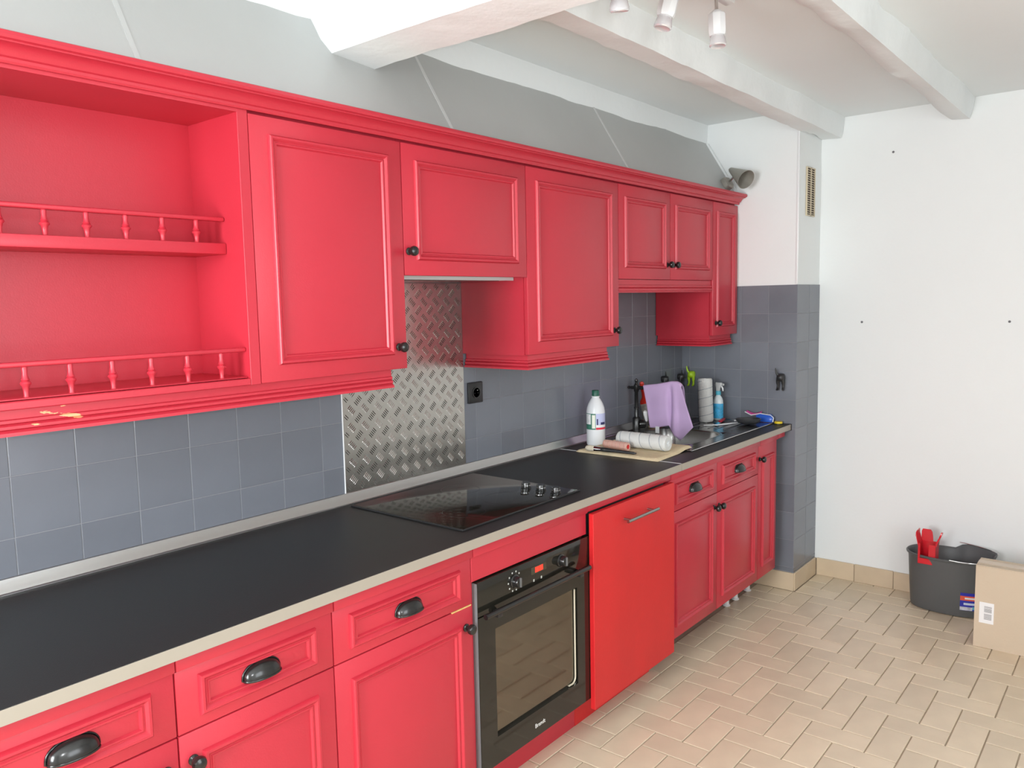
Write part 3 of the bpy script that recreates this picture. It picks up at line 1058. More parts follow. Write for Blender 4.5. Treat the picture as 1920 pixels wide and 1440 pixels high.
part('lettering', text_bm('Brandt', 0.020, (2.005, OY - 0.0004, 0.196), (1, 0, 0), (0, 0, 1), 0.0004), mat('silver_print', (0.75, 0.75, 0.74), 0.4), od, smooth=0)

# ------------------------------------------------------------------ dishwasher
dw = thing('dishwasher', 'built-in dishwasher behind a plain bright red door panel', 'dishwasher', (2.6, -0.35, 0.12))
DY = -0.6290
dp = part('door_panel', bbox(2.2985, 2.8885, DY, DY + 0.019, 0.122, 0.8325, 0.0015), REDDW, dw)
bm = tube(B(), [(2.478, -0.661, 0.770), (2.702, -0.661, 0.770)], 0.006, 12)
for x in (2.505, 2.675):
    tube(bm, [(x, -0.661, 0.770), (x, DY, 0.770)], 0.0045, 10)
part('handle', bm, STEEL, dp, 'slim steel bar handle')
part('body', bbox(2.3155, 2.880, DY + 0.045, -0.03, 0.148, 0.835), mat('dishwasher_dark', (0.05, 0.05, 0.05), 0.5), dw)
solo('filler_rail', bbox(2.297, 2.8985, YF - 0.008, YF + 0.019, 0.8365, ZBT, 0.004, 2), RED, 'long red rail between worktop and dishwasher', 'trim', (2.6, YF, 0.84))

# ------------------------------------------------------------------ sink
sk = thing('sink', 'stainless steel inset sink with drainer, below the paired wall cabinet', 'sink', (3.6, -0.3, HC))
SXa, SXb, SYa, SYb = 3.205, 4.135, -0.548, -0.040
bm = B()
ZS = HC + 0.0045
# deck around the bowl
box(bm, SXa, BX0, SYa, SYb, HC + 0.0004, ZS, 0.0012)
box(bm, BX1, SXb, SYa, SYb, HC + 0.0004, ZS, 0.0012)
box(bm, BX0, BX1, SYa, BY0, HC + 0.0004, ZS, 0.0012)
box(bm, BX0, BX1, BY1, SYb, HC + 0.0004, ZS, 0.0012)
part('deck', bm, STEEL, sk)


def rrect(cx, cy, hx, hy, r, n=6):
    out = []
    for sx, sy, a0 in ((1, 1, 0), (-1, 1, 90), (-1, -1, 180), (1, -1, 270)):
        for k in range(n + 1):
            a = math.radians(a0 + 90 * k / n)
            out.append((cx + sx * (hx - r) + r * math.cos(a), cy + sy * (hy - r) + r * math.sin(a)))
    return out


bm = B()
rings = []
cx, cy, hx, hy = (BX0 + BX1) / 2, (BY0 + BY1) / 2, (BX1 - BX0) / 2, (BY1 - BY0) / 2
for k, (ins, z, r) in enumerate(((-0.012, ZS + 0.0004, 0.10), (-0.006, ZS + 0.001, 0.095), (0.004, ZS - 0.003, 0.09), (0.006, 0.80, 0.09), (0.03, 0.765, 0.08), (0.08, 0.757, 0.06))):
    rings.append([bm.verts.new((x, y, z)) for x, y in rrect(cx, cy, hx - ins, hy - ins, min(r, hy - ins - .002))])
for a, b in zip(rings, rings[1:]):
    n = len(a)
    for k in range(n):
        bm.faces.new((a[k], a[(k + 1) % n], b[(k + 1) % n], b[k]))
bm.faces.new(rings[-1])
part('bowl', bm, STEEL, sk, smooth=50)
bm = B()
for k in range(9):
    y = -0.13 - 0.042 * k
    tube(bm, [(3.80, y, ZS + 0.0002), (4.09, y, ZS + 0.0002)], [0.0022, 0.0022], 6)
part('drainer_ribs', bm, STEEL, sk)
rim = B()
for a, b in (((SXa, SYa), (SXb, SYa)), ((SXb, SYa), (SXb, SYb)), ((SXb, SYb), (SXa, SYb)), ((SXa, SYb), (SXa, SYa))):
    tube(rim, [(a[0], a[1], ZS - 0.0005), (b[0], b[1], ZS - 0.0005)], 0.0028, 8)
part('rim', rim, CHROME, sk)
part('drain', lathe(B(), [(0.04, 0.0), (0.04, 0.003), (0.028, 0.003), (0.026, 0.001), (0, 0.001)], (cx, cy, 0.757), (0, 0, 1), 20), CHROME, sk)

# ------------------------------------------------------------------ tap
tp = thing('kitchen_tap', 'tall black retro kitchen tap with white lever, spout under the purple cloth', 'tap', (3.56, -0.062, ZS))
TX, TY = 3.56, -0.062
part('base', lathe(B(), [(0.024, 0.0), (0.024, 0.004), (0.0205, 0.006), (0.0205, 0.062), (0.017, 0.068), (0.0, 0.068)], (TX, TY, ZS), (0, 0, 1), 20), BLKM, tp)
part('column', lathe(B(), [(0.0125, 0.066), (0.0105, 0.072), (0.0095, 0.11), (0.0120, 0.113), (0.0120, 0.118), (0.0095, 0.121), (0.0095, 0.197), (0.0130, 0.202), (0.0130, 0.232), (0.0085, 0.238), (0.0060, 0.246), (0.0090, 0.252), (0.0080, 0.260), (0.0, 0.266)], (TX, TY, ZS), (0, 0, 1), 16), BLKM, tp)
bm = tube(B(), [(TX, TY + 0.050, 1.1215), (TX, TY + 0.043, 1.1215), (TX, TY + 0.036, 1.1215), (TX, TY + 0.028, 1.1215), (TX, TY, 1.1215), (TX, -0.12, 1.1235), (TX, -0.20, 1.134), (TX, -0.275, 1.148), (TX, -0.300, 1.145), (TX, -0.308, 1.128), (TX, -0.309, 1.108)],
          [0.005, 0.0085, 0.0065, 0.0085, 0.0095, 0.0090, 0.0090, 0.0090, 0.0090, 0.0095, 0.0105], 12)
part('spout', bm, BLKM, tp)
part('lever_hub', lathe(B(), [(0.020, 0), (0.022, 0.008), (0.021, 0.026), (0.014, 0.032), (0, 0.033)], (TX, TY - 0.018, 0.937), (0.55, -0.83, 0), 18), BLKM, tp)
bm = lathe(B(), [(0.0045, 0.0), (0.0075, 0.006), (0.0120, 0.040), (0.0110, 0.052), (0.004, 0.058), (0.0, 0.0585)], (TX + 0.020, TY - 0.048, 0.950), (-0.05, 0.15, 1.0), 14)
part('lever', bm, mat('porcelain', (0.85, 0.85, 0.84), 0.15), tp, 'white porcelain lever')

# ------------------------------------------------------------------ purple cloth on the spout
LIL = mat('lilac_microfibre', (0.60, 0.42, 0.68), 0.95, bump=(700, 0.5), var=(8, 0.05))


def lerp_poly(pts, u):
    for a, b in zip(pts, pts[1:]):
        if u <= b[0] + 1e-9:
            t = (u - a[0]) / (b[0] - a[0])
            return Vector((a[1] + (b[1] - a[1]) * t, a[2] + (b[2] - a[2]) * t))
    return Vector(pts[-1][1:])


TOPC = [(0, -0.108, 1.133), (0.3, -0.180, 1.142), (0.62, -0.262, 1.159), (0.75, -0.290, 1.160), (0.88, -0.308, 1.153), (1.0, -0.318, 1.140)]
BOTC = [(0, -0.150, 0.927), (0.2, -0.178, 0.928), (0.55, -0.255, 0.945), (0.62, -0.262, 0.925), (0.82, -0.318, 0.876), (1.0, -0.386, 0.948)]


def cloth_front(u, v):
    a, b = lerp_poly(TOPC, u), lerp_poly(BOTC, u)
    p = a.lerp(b, v)
    bulge = 0.013 * math.sin(PI * min(1, v * 1.2)) * math.sin(u * 9.0 + 1.0) * (0.3 + v)
    crease = -0.016 * math.exp(-((u - 0.60) / 0.05) ** 2) * (0.25 + 0.75 * math.sin(PI * min(1.0, v * 0.9 + 0.05)))
    ridge = 0.012 * math.exp(-((u - 0.72) / 0.06) ** 2) * v
    x = TX - 0.012 - 0.006 * v + bulge * 0.5 - crease - ridge
    return Vector((x, p.x, p.y))


def cloth_back(u, v):
    a = lerp_poly(TOPC, u)
    return Vector((TX + 0.012 + 0.010 * v + 0.006 * math.sin(u * 8), a.x - 0.012 * v, a.y - 0.17 * v))


bm = B()
nu, nv = 44, 26
vs = []
for i in range(nu + 1):
    u = i / nu
    col_ = [cloth_back(u, 1 - j / 10) for j in range(10)]
    a = lerp_poly(TOPC, u)
    for k in range(5):
        t = k / 4
        col_.append(Vector((TX + 0.012 * math.cos(PI * t), a.x, a.y + 0.0045 * math.sin(PI * t))))
    f0 = cloth_front(u, 0)
    for j in range(1, nv + 1):
        q = cloth_front(u, j / nv)
        k = min(1, j / 4)
        q.x = (TX - 0.012) * (1 - k) + q.x * k
        col_.append(q)
    vs.append([bm.verts.new(p) for p in col_])
for i in range(nu):
    for j in range(len(vs[0]) - 1):
        bm.faces.new((vs[i][j], vs[i + 1][j], vs[i + 1][j + 1], vs[i][j + 1]))
clo = thing('cleaning_cloth', 'lilac microfibre cloth draped over the tap spout', 'cloth', (TX, -0.22, 0.88))
c_ = part('fabric', bm, LIL, clo, smooth=80)
md = c_.modifiers.new('thickness', 'SOLIDIFY')
md.thickness = 0.0022
md.offset = 0
bm = bbox(TX - 0.0215, TX - 0.0205, -0.204, -0.182, 0.903, 0.936, 0.0003)
part('care_tag', bm, WPL, clo, 'small white care label')

# ------------------------------------------------------------------ things around the sink
# bleach bottle
bo = thing('bleach_bottle', 'white plastic bottle with dark green cap and printed label beside the sink', 'bottle', (3.118, -0.105, HC))
BP = [(0.0, 0.0), (0.036, 0.0), (0.0415, 0.004), (0.043, 0.012), (0.043, 0.150), (0.0425, 0.160), (0.040, 0.176), (0.034, 0.194), (0.0255, 0.210), (0.0180, 0.221), (0.0165, 0.226), (0.0165, 0.232), (0, 0.232)]
part('body', lathe(B(), BP, (3.118, -0.105, HC + 0.0005), (0, 0, 1), 32), mat('bottle_white', (0.80, 0.81, 0.83), 0.3), bo)
part('cap', lathe(B(), [(0.0165, 0.0), (0.0172, 0.001), (0.0168, 0.024), (0.0150, 0.0265), (0, 0.0265)], (3.118, -0.105, HC + 0.2305), (0, 0, 1), 24), mat('dark_green_plastic', (0.012, 0.10, 0.065), 0.4), bo)
part('neck_ring', lathe(B(), [(0.0170, 0), (0.0195, 0.001), (0.0195, 0.004), (0.0170, 0.005)], (3.118, -0.105, HC + 0.2255), (0, 0, 1), 24), WPL, bo)
va = math.atan2(CAM.y + 0.105, CAM.x - 3.118)   # direction towards the room


def wrap(cx, cy, r, a0, a1, z0, z1, n=14):
    bm = B()
    grid(bm, lambda u, v: Vector((cx + r * math.cos(a0 + (a1 - a0) * u), cy + r * math.sin(a0 + (a1 - a0) * u), z0 + (z1 - z0) * v)), n, 1)
    return bm


LZ0, LZ1 = HC + 0.078, HC + 0.152
GRN = mat('label_green', (0.05, 0.20, 0.14), 0.4)
for nm, a0, a1, z0, z1, m, lay in (
        ('label', -1.5, 0.0, LZ0, LZ1, GRN, 0), ('label_text_panel', -1.35, -0.55, LZ0 + 0.024, LZ1 - 0.003, mat('label_white', (0.85, 0.85, 0.85), 0.4), 1),
        ('label_flash', -0.42, -0.06, LZ0 + 0.006, LZ1 - 0.006, mat('label_cream', (0.85, 0.86, 0.74), 0.4), 1),
        ('label', 0.02, 1.5, LZ0, LZ1, mat('label_lilac', (0.55, 0.58, 0.82), 0.4), 0), ('label_band', 0.02, 1.5, LZ0, LZ0 + 0.010, mat('label_red', (0.72, 0.03, 0.06), 0.4), 1),
        ('label_base', 0.02, 1.5, LZ0 + 0.010, LZ0 + 0.022, mat('label_white', (0.85, 0.85, 0.85), 0.4), 1),
        ('label_picture', 0.10, 0.25, LZ0 + 0.022, LZ0 + 0.050, mat('label_navy', (0.03, 0.03, 0.12), 0.4), 1),
        ('label_picture', 0.55, 1.2, LZ0 + 0.022, LZ0 + 0.034, mat('label_navy', (0.03, 0.03, 0.12), 0.4), 1)):
    part(nm, wrap(3.118, -0.105, 0.0433 + 0.0003 * lay, va + a0, va + a1, z0, z1), m, bo)
for k in range(7):
    z = LZ1 - 0.010 - 0.0055 * k
    part('label_line', wrap(3.118, -0.105, 0.0440, va - 1.20, va - 0.95 + 0.25 * random.random(), z, z + 0.0018, 6), mat('label_grey', (0.4, 0.4, 0.42), 0.5), bo)

# folded beige cloth under the rollers
def mat_fn(top):
    A, Bq, C, D = Vector((2.925, -0.125)), Vector((2.925, -0.535)), Vector((3.262, -0.520)), Vector((3.225, -0.150))

    def fn(u, v):
        p = A.lerp(Bq, u).lerp(D.lerp(C, u), v)
        h = 0.0105 + 0.0025 * noise.noise(Vector((p.x * 18, p.y * 18, 2))) + 0.0012 * math.sin(u * 95) * math.exp(-v * 10)
        edge = min(u, 1 - u, v, 1 - v)
        k = min(1, edge / 0.03)
        lift = 0.0068 * min(1.0, max(0.0, (p.x - 3.13) / 0.06))
        return Vector((p.x, p.y, HC + 0.0012 + lift + (h * math.sqrt(k) if top else 0)))
    return fn


bm = B()
grid(bm, mat_fn(True), 70, 40)
grid(bm, mat_fn(False), 70, 40)
bmesh.ops.remove_doubles(bm, verts=bm.verts, dist=0.0004)
solo('beige_cloth', bm, mat('cream_cloth', (0.80, 0.66, 0.43), 0.95, bump=(320, 0.9), var=(18, 0.10)), 'folded cream towel lying at the left end of the sink', 'cloth', (3.08, -0.33, HC), smooth=80)
ZM = HC + 0.0135


def roller(name, label, p0, p1, r, m, stripe, endm, group=None, core=0.45, turns=5, nap=0.0012):
    p0, p1 = Vector(p0), Vector(p1)
    L = (p1 - p0).length
    t = thing(name, label, 'paint roller', p0, group)
    d = (p1 - p0).normalized()
    u, v, _ = axes(d)
    bm = B()
    N, M = 46, 34
    rings = []
    for i in range(N + 1):
        f = i / N
        k = min(1, min(f, 1 - f) / 0.05)
        rr = r * (0.90 + 0.10 * math.sqrt(k))
        ring = []
        for j in range(M):
            a = 2 * PI * j / M
            jit = nap * (noise.noise(Vector((f * 40, math.cos(a) * 6, math.sin(a) * 6))))
            ph = (f * turns - a / (2 * PI)) % 1.0
            g = -0.0016 * math.exp(-((ph - 0.5) / 0.05) ** 2)
            ring.append(bm.verts.new(p0 + d * (L * f) + (u * math.cos(a) + v * math.sin(a)) * (rr + jit + g)))
        rings.append(ring)
    mats = []
    faces = []
    for i, (a, b) in enumerate(zip(rings, rings[1:])):
        for j in range(M):
            bm.faces.new((a[j], a[(j + 1) % M], b[(j + 1) % M], b[j]))
    # annular ends with a hollow core
    for ring, sgn in ((rings[0], 1), (rings[-1], -1)):
        c = sum((q.co for q in ring), Vector()) / M
        inner = [bm.verts.new(c + (q.co - c) * core) for q in ring]
        deep = [bm.verts.new(q.co + d * sgn * r * 0.8) for q in inner]
        for j in range(M):
            bm.faces.new((ring[j], ring[(j + 1) % M], inner[(j + 1) % M], inner[j]))
            bm.faces.new((inner[j], inner[(j + 1) % M], deep[(j + 1) % M], deep[j]))
        bm.faces.new(deep)
    o = part('sleeve', bm, m, t, smooth=60)
    if stripe:
        hp = []
        for k in range(24 * turns + 1):
            f = 0.05 + 0.90 * k / (24 * turns)
            an = 2 * PI * (f * turns - 0.5)
            hp.append(p0 + d * (L * f) + (u * math.cos(an) + v * math.sin(an)) * (r - 0.0006))
        part('thread', tube(B(), hp, 0.0016, 6), stripe, t)
    for q, s in ((p0, 1), (p1, -1)):
        bm = lathe(B(), [(r * core * 0.98, 0.0), (r * core * 0.98, 0.004), (r * core * 0.75, 0.004), (r * core * 0.72, 0.001), (r * core * 0.4, 0.001), (r * core * 0.36, 0.006), (0, 0.006)], q + d * s * 0.005, -d * s, 18)
        part('end_cap', bm, endm, t)
    return t


FLEECE = mat('white_fleece', (0.82, 0.82, 0.80), 0.95, bump=(420, 1.0))
STRG = mat('grey_thread', (0.42, 0.44, 0.48), 0.95, bump=(420, 1.0))
PINKF = mat('pink_foam', (0.80, 0.48, 0.40), 0.95, bump=(420, 1.0))
PINKD = mat('pink_thread', (0.70, 0.36, 0.30), 0.95)
roller('roller_sleeve', 'white fleece paint roller lying on the cream towel', (3.098, -0.245, ZM + 0.035), (3.090, -0.495, ZM + 0.035), 0.034, FLEECE, STRG, WPL, 'paint roller sleeves')
roller('roller_sleeve', 'small pink paint roller with red end on the cream towel', (3.022, -0.215, ZM + 0.019), (3.006, -0.345, ZM + 0.019), 0.0185, PINKF, PINKD, mat('red_plastic', (0.65, 0.03, 0.03), 0.4), 'paint roller sleeves', core=0.6, turns=6, nap=0.0006)
roller('roller_sleeve', 'white striped paint roller standing upright by the tiled wall', (3.998, -0.236, ZS + 0.0012), (4.004, -0.224, ZS + 0.234), 0.0385, FLEECE, STRG, WPL, 'paint roller sleeves', core=0.6)

# round brush with black handle
def polyline_brush(name, label, pts, rads, hm, ferrule, bristle):
    t = thing(name, label, 'paintbrush', pts[0])
    part('handle', tube(B(), pts, rads, 14), hm, t)
    part('ferrule', tube(B(), ferrule[0], ferrule[1], 16), CHROME, t)
    part('bristles', tube(B(), bristle[0], bristle[1], 18), bristle[2], t)
    return t


a, b = Vector((2.915, -0.185, ZM + 0.014)), Vector((2.948, -0.430, ZM + 0.007))
dv = (b - a).normalized()
BR = mat('cream_bristle', (0.80, 0.70, 0.55), 0.9, bump=(600, 0.8))
polyline_brush('round_paintbrush', 'round paintbrush with black handle and pale bristles on the cream towel',
               [a + dv * s for s in (0.072, 0.078, 0.10, 0.14, 0.19, 0.225, 0.237)], [0.0085, 0.0095, 0.0095, 0.0075, 0.0065, 0.0060, 0.003], BLKP,
               ([a + dv * 0.042, a + dv * 0.046, a + dv * 0.074], [0.0118, 0.0115, 0.0098]),
               ([a, a + dv * 0.006, a + dv * 0.02, a + dv * 0.046], [0.006, 0.0115, 0.0135, 0.0112], BR))

# flat red brush standing against the wall behind the tap
fb = thing('flat_paintbrush', 'flat paintbrush with red handle standing behind the tap', 'paintbrush', (3.725, -0.045, ZS))


def flat_loft(secs, n=16):
    """secs: (centre, half width vector, half thickness vector)"""
    bm = B()
    rings = []
    for c, hw, ht in secs:
        rings.append([bm.verts.new(Vector(c) + Vector(hw) * (abs(math.cos(2 * PI * k / n)) ** 0.6) * (1 if math.cos(2 * PI * k / n) >= 0 else -1)
                                   + Vector(ht) * (abs(math.sin(2 * PI * k / n)) ** 0.6) * (1 if math.sin(2 * PI * k / n) >= 0 else -1)) for k in range(n)])
    for a, b in zip(rings, rings[1:]):
        for k in range(n):
            bm.faces.new((a[k], a[(k + 1) % n], b[(k + 1) % n], b[k]))
    bm.faces.new(rings[0][::-1])
    bm.faces.new(rings[-1])
    return bm


ax_top, ax_bot = Vector((3.648, -0.040, 1.143)), Vector((3.716, -0.050, ZS + 0.004))
bd = (ax_bot - ax_top).normalized()
wv = bd.cross(Vector((0.77, 0.63, 0))).normalized()
tv = wv.cross(bd).normalized()


def S(dist, hw, ht):
    return (ax_top + bd * dist, wv * hw, tv * ht)


part('handle', flat_loft([S(0, 0.006, 0.004), S(0.006, 0.011, 0.007), S(0.03, 0.0125, 0.008), S(0.06, 0.010, 0.0075), S(0.085, 0.013, 0.008), S(0.105, 0.026, 0.008), S(0.122, 0.028, 0.008)]), mat('red_lacquer', (0.75, 0.035, 0.02), 0.3), fb)
part('ferrule', flat_loft([S(0.120, 0.0285, 0.0085), S(0.160, 0.0285, 0.0085)]), mat('dirty_metal', (0.5, 0.48, 0.44), 0.5, metal=0.6, var=(60, 0.3)), fb)
part('bristles', flat_loft([S(0.158, 0.0275, 0.0078), S(0.19, 0.028, 0.007), S(0.225, 0.022, 0.004), S((ax_bot - ax_top).length - 0.001, 0.010, 0.002)]), mat('grey_bristle', (0.40, 0.38, 0.35), 0.9, bump=(500, 0.9)), fb)

# red and beige sponge
spg = thing('sponge', 'pinkish red and beige sponge on the worktop behind the sink bowl', 'sponge', (3.70, -0.092, ZS))
part('foam', bbox(3.655, 3.745, -0.112, -0.075, ZS + 0.0012, ZS + 0.012, 0.003, 2), mat('beige_foam', (0.62, 0.47, 0.28), 0.95, bump=(200, 1.0)), spg)
part('scourer', bbox(3.668, 3.742, -0.110, -0.077, ZS + 0.012, ZS + 0.026, 0.003, 2), mat('red_scourer', (0.70, 0.05, 0.08), 0.9, bump=(300, 1.0)), spg)

# spray bottle
SBX, SBY = 4.085, -0.264
sb = thing('spray_bottle', 'blue labelled spray bottle with grey trigger behind the upright roller', 'bottle', (SBX, SBY, ZS))
part('body', lathe(B(), [(0, 0), (0.023, 0.0), (0.0265, 0.004), (0.0275, 0.02), (0.0275, 0.095), (0.0265, 0.108), (0.021, 0.124), (0.0125, 0.135), (0.0125, 0.142), (0, 0.142)], (SBX, SBY, ZS + 0.001), (0, 0, 1), 26, sx=1.0, sy=0.8), mat('pale_translucent_plastic', (0.70, 0.76, 0.78), 0.2), sb)
part('label', lathe(B(), [(0.0274, 0.0), (0.0282, 0.0), (0.0282, 0.080), (0.0274, 0.080)], (SBX, SBY, ZS + 0.013), (0, 0, 1), 26, sx=1.0, sy=0.8), mat('sky_blue_label', (0.06, 0.42, 0.72), 0.35, var=(70, 0.35)), sb)
part('collar', lathe(B(), [(0.014, 0), (0.0145, 0.002), (0.0140, 0.020), (0.010, 0.022), (0, 0.022)], (SBX, SBY, ZS + 0.140), (0, 0, 1), 18), mat('cyan_plastic', (0.10, 0.48, 0.62), 0.35), sb)
hd = (Vector((-0.25, -0.97, 0))).normalized()
o_ = Vector((SBX, SBY, ZS))
z_ = Vector((0, 0, 1))
sd = Vector((hd.y, -hd.x, 0))
part('trigger_head', flat_loft([(o_ + z_ * 0.161 - hd * 0.001, sd * 0.009, hd * 0.010), (o_ + z_ * 0.178, sd * 0.010, hd * 0.014), (o_ + z_ * 0.196 + hd * 0.004, sd * 0.010, hd * 0.024), (o_ + z_ * 0.207 + hd * 0.004, sd * 0.007, hd * 0.020)]), GREYPL, sb)
part('nozzle', tube(B(), [o_ + z_ * 0.197 + hd * 0.024, o_ + z_ * 0.197 + hd * 0.036], 0.006, 12), GREYPL, sb)
part('trigger', tube(B(), [o_ + z_ * 0.188 + hd * 0.022, o_ + z_ * 0.176 + hd * 0.030, o_ + z_ * 0.162 + hd * 0.032], [0.004, 0.0045, 0.003], 10), WPL, sb)

# tools on the drainer
pk = thing('putty_knife', 'putty knife with red handle lying on the drainer beside the roller', 'tool', (3.96, -0.31, ZS))
ZR = ZS + 0.003
part('handle', flat_loft([((4.085, -0.300, ZR + 0.008), (0.0, 0.004, 0), (0, 0, 0.003)), ((4.075, -0.302, ZR + 0.008), (0.002, 0.010, 0), (0, 0, 0.0065)), ((4.03, -0.312, ZR + 0.008), (0.002, 0.009, 0), (0, 0, 0.006)), ((3.985, -0.322, ZR + 0.008), (0.002, 0.011, 0), (0, 0, 0.0065)), ((3.975, -0.324, ZR + 0.007), (0.002, 0.007, 0), (0, 0, 0.004))]), mat('crimson_plastic', (0.55, 0.02, 0.04), 0.35), pk)
part('blade', flat_loft([((3.980, -0.323, ZR + 0.007), (0.001, 0.006, 0), (0, 0, 0.0006)), ((3.94, -0.330, ZR + 0.005), (0.002, 0.010, 0), (0, 0, 0.0006)), ((3.88, -0.338, ZR + 0.001), (0.004, 0.026, 0), (0, 0, 0.0005))]), CHROME, pk)
solo('sealant_strip', tube(B(), [(3.850, -0.292, ZR + 0.002), (3.895, -0.345, ZR + 0.0022), (3.945, -0.372, ZR + 0.003), (4.01, -0.398, ZR + 0.0025), (4.06, -0.410, ZR + 0.002)], [0.003, 0.0038, 0.0042, 0.0035, 0.002], 8), WPL, 'curved white plastic strip lying on the drainer', 'plastic strip', (3.95, -0.36, ZR))
solo('white_stick', tube(B(), [(4.075, -0.360, ZR + 0.004), (4.098, -0.398, ZR + 0.004)], 0.0042, 10), WPL, 'short white stick lying on the drainer under the tiled wall', 'stick', (4.085, -0.37, ZR))
dk = thing('scraper_pad', 'dark grey rounded plastic tub lying on the drainer corner', 'tub', (4.02, -0.452, ZS))
DKG = mat('charcoal_plastic', (0.040, 0.042, 0.046), 0.3)
part('body', lathe(B(), [(0, 0.0), (0.030, 0.001), (0.050, 0.008), (0.060, 0.020), (0.0615, 0.028), (0.0585, 0.028), (0.054, 0.018), (0.0, 0.012)], (4.020, -0.462, ZS + 0.003), (0, 0, 1), 30, uv=((0.55, -0.83, 0), (0.83, 0.55, 0)), sx=1.05, sy=0.75), DKG, dk)
part('rim', tube(B(), [(4.020 + 0.55 * 0.063 * math.cos(2 * PI * k / 30) + 0.83 * 0.0455 * math.sin(2 * PI * k / 30), -0.462 - 0.83 * 0.063 * math.cos(2 * PI * k / 30) + 0.55 * 0.0455 * math.sin(2 * PI * k / 30), ZS + 0.031) for k in range(30)], 0.0025, 8, closed=True), DKG, dk)
# packet of wipes: blue pouch with pink flap
wp = thing('wipes_packet', 'blue and pink plastic packet leaning in the drainer corner by the pillar', 'packet', (4.13, -0.50, ZS))
part('pouch', flat_loft([((4.148, -0.50, ZS + 0.0036), (0, 0.045, 0), (0.010, 0, 0)), ((4.150, -0.50, ZS + 0.018), (0, 0.048, 0), (0.015, 0, 0)), ((4.152, -0.497, ZS + 0.034), (0, 0.046, 0), (0.011, 0, 0)), ((4.153, -0.492, ZS + 0.043), (0, 0.042, 0), (0.003, 0, 0))]), mat('royal_blue_film', (0.03, 0.13, 0.62), 0.3), wp)
bm = tube(B(), [(4.134, -0.549, ZS + 0.006), (4.136, -0.552, ZS + 0.028), (4.137, -0.535, ZS + 0.041), (4.137, -0.480, ZS + 0.046), (4.136, -0.430, ZS + 0.034), (4.134, -0.395, ZS + 0.050)], 0.0025, 8)
part('white_edge', bm, WPL, wp)
bm = B()
grid(bm, lambda u, v: Vector((4.138 + 0.012 * v, -0.400 - 0.085 * u, ZS + 0.048 - 0.014 * math.sin(PI * u) + 0.010 * v)), 10, 4)
fp = part('flap', bm, mat('magenta_film', (0.55, 0.06, 0.26), 0.35), wp)
fp.modifiers.new('thickness', 'SOLIDIFY').thickness = 0.0015
# yellow cap
yc = thing('yellow_cap', 'small round yellow cap on the worktop corner beside the pillar', 'cap', (4.143, -0.576, HC))
part('lid', lathe(B(), [(0.0, 0.004), (0.020, 0.004), (0.021, 0.006), (0.021, 0.012), (0.0195, 0.0145), (0.0, 0.0148)], (4.143, -0.576, HC), (0, 0, 1), 26), mat('yellow_plastic', (0.85, 0.62, 0.02), 0.4), yc)
part('base', lathe(B(), [(0.0, 0.0005), (0.022, 0.0005), (0.022, 0.0045), (0.0, 0.0045)], (4.143, -0.576, HC), (0, 0, 1), 26), BLKP, yc)


# ------------------------------------------------------------------ novelty wall hooks (dog's hindquarters)
def dog_hook(label, m, org, ux, n, s=1.0):
    """org: point on the wall; ux: horizontal axis along wall to the viewer's right; n: wall normal"""
    org, ux, n = Vector(org), Vector(ux), Vector(n)
    z = Vector((0, 0, 1))
    t = thing('wall_hook', label, 'hook', org, 'dog shaped wall hooks')

    def P(a, b, c):
        return org + ux * a * s + z * b * s + n * c * s
    bm = B()
    secs = []
    for c, w_, h_, b in ((0.0, 0.016, 0.017, 0.012), (0.012, 0.019, 0.020, 0.012), (0.026, 0.019, 0.019, 0.011), (0.036, 0.014, 0.014, 0.012), (0.041, 0.006, 0.006, 0.013)):
        secs.append((P(0.004, b, c), ux * w_ * s, z * h_ * s))
    body = flat_loft(secs, 18)
    part('body', body, m, t, smooth=70)
    for sg in (-1, 1):
        part('leg', tube(B(), [P(0.004 + sg * 0.011, 0.012, 0.022), P(0.004 + sg * 0.014, -0.012, 0.022), P(0.004 + sg * 0.013, -0.028, 0.018), P(0.004 + sg * 0.014, -0.044, 0.022), P(0.004 + sg * 0.014, -0.048, 0.026), P(0.004 + sg * 0.015, -0.049, 0.034)],
                         [0.010 * s, 0.0085 * s, 0.0060 * s, 0.0060 * s, 0.0065 * s, 0.004 * s], 12), m, t, smooth=70)
    part('tail', tube(B(), [P(-0.006, 0.024, 0.030), P(-0.013, 0.036, 0.033), P(-0.016, 0.050, 0.034), P(-0.017, 0.060, 0.034)], [0.0065 * s, 0.0052 * s, 0.004 * s, 0.002 * s], 10), m, t, smooth=70)
    return t


LIME = mat('lime_plastic', (0.42, 0.66, 0.02), 0.4)
dog_hook('lime green wall hook shaped like the back of a dog', LIME, (XP, -0.064, 1.128), (0, -1, 0), (-1, 0, 0))
dog_hook('black dog shaped wall hook alone on the pillar tiles, right of the sink', BLKP, (XP, -0.576, 1.132), (0, -1, 0), (-1, 0, 0), 1.05)
dog_hook('black dog shaped wall hook on the back wall behind the purple cloth, left one', BLKP, (3.94, 0.0, 1.118), (1, 0, 0), (0, -1, 0), 0.95)
dog_hook('black dog shaped wall hook on the back wall closest to the corner', BLKP, (4.128, 0.0, 1.116), (1, 0, 0), (0, -1, 0), 0.9)

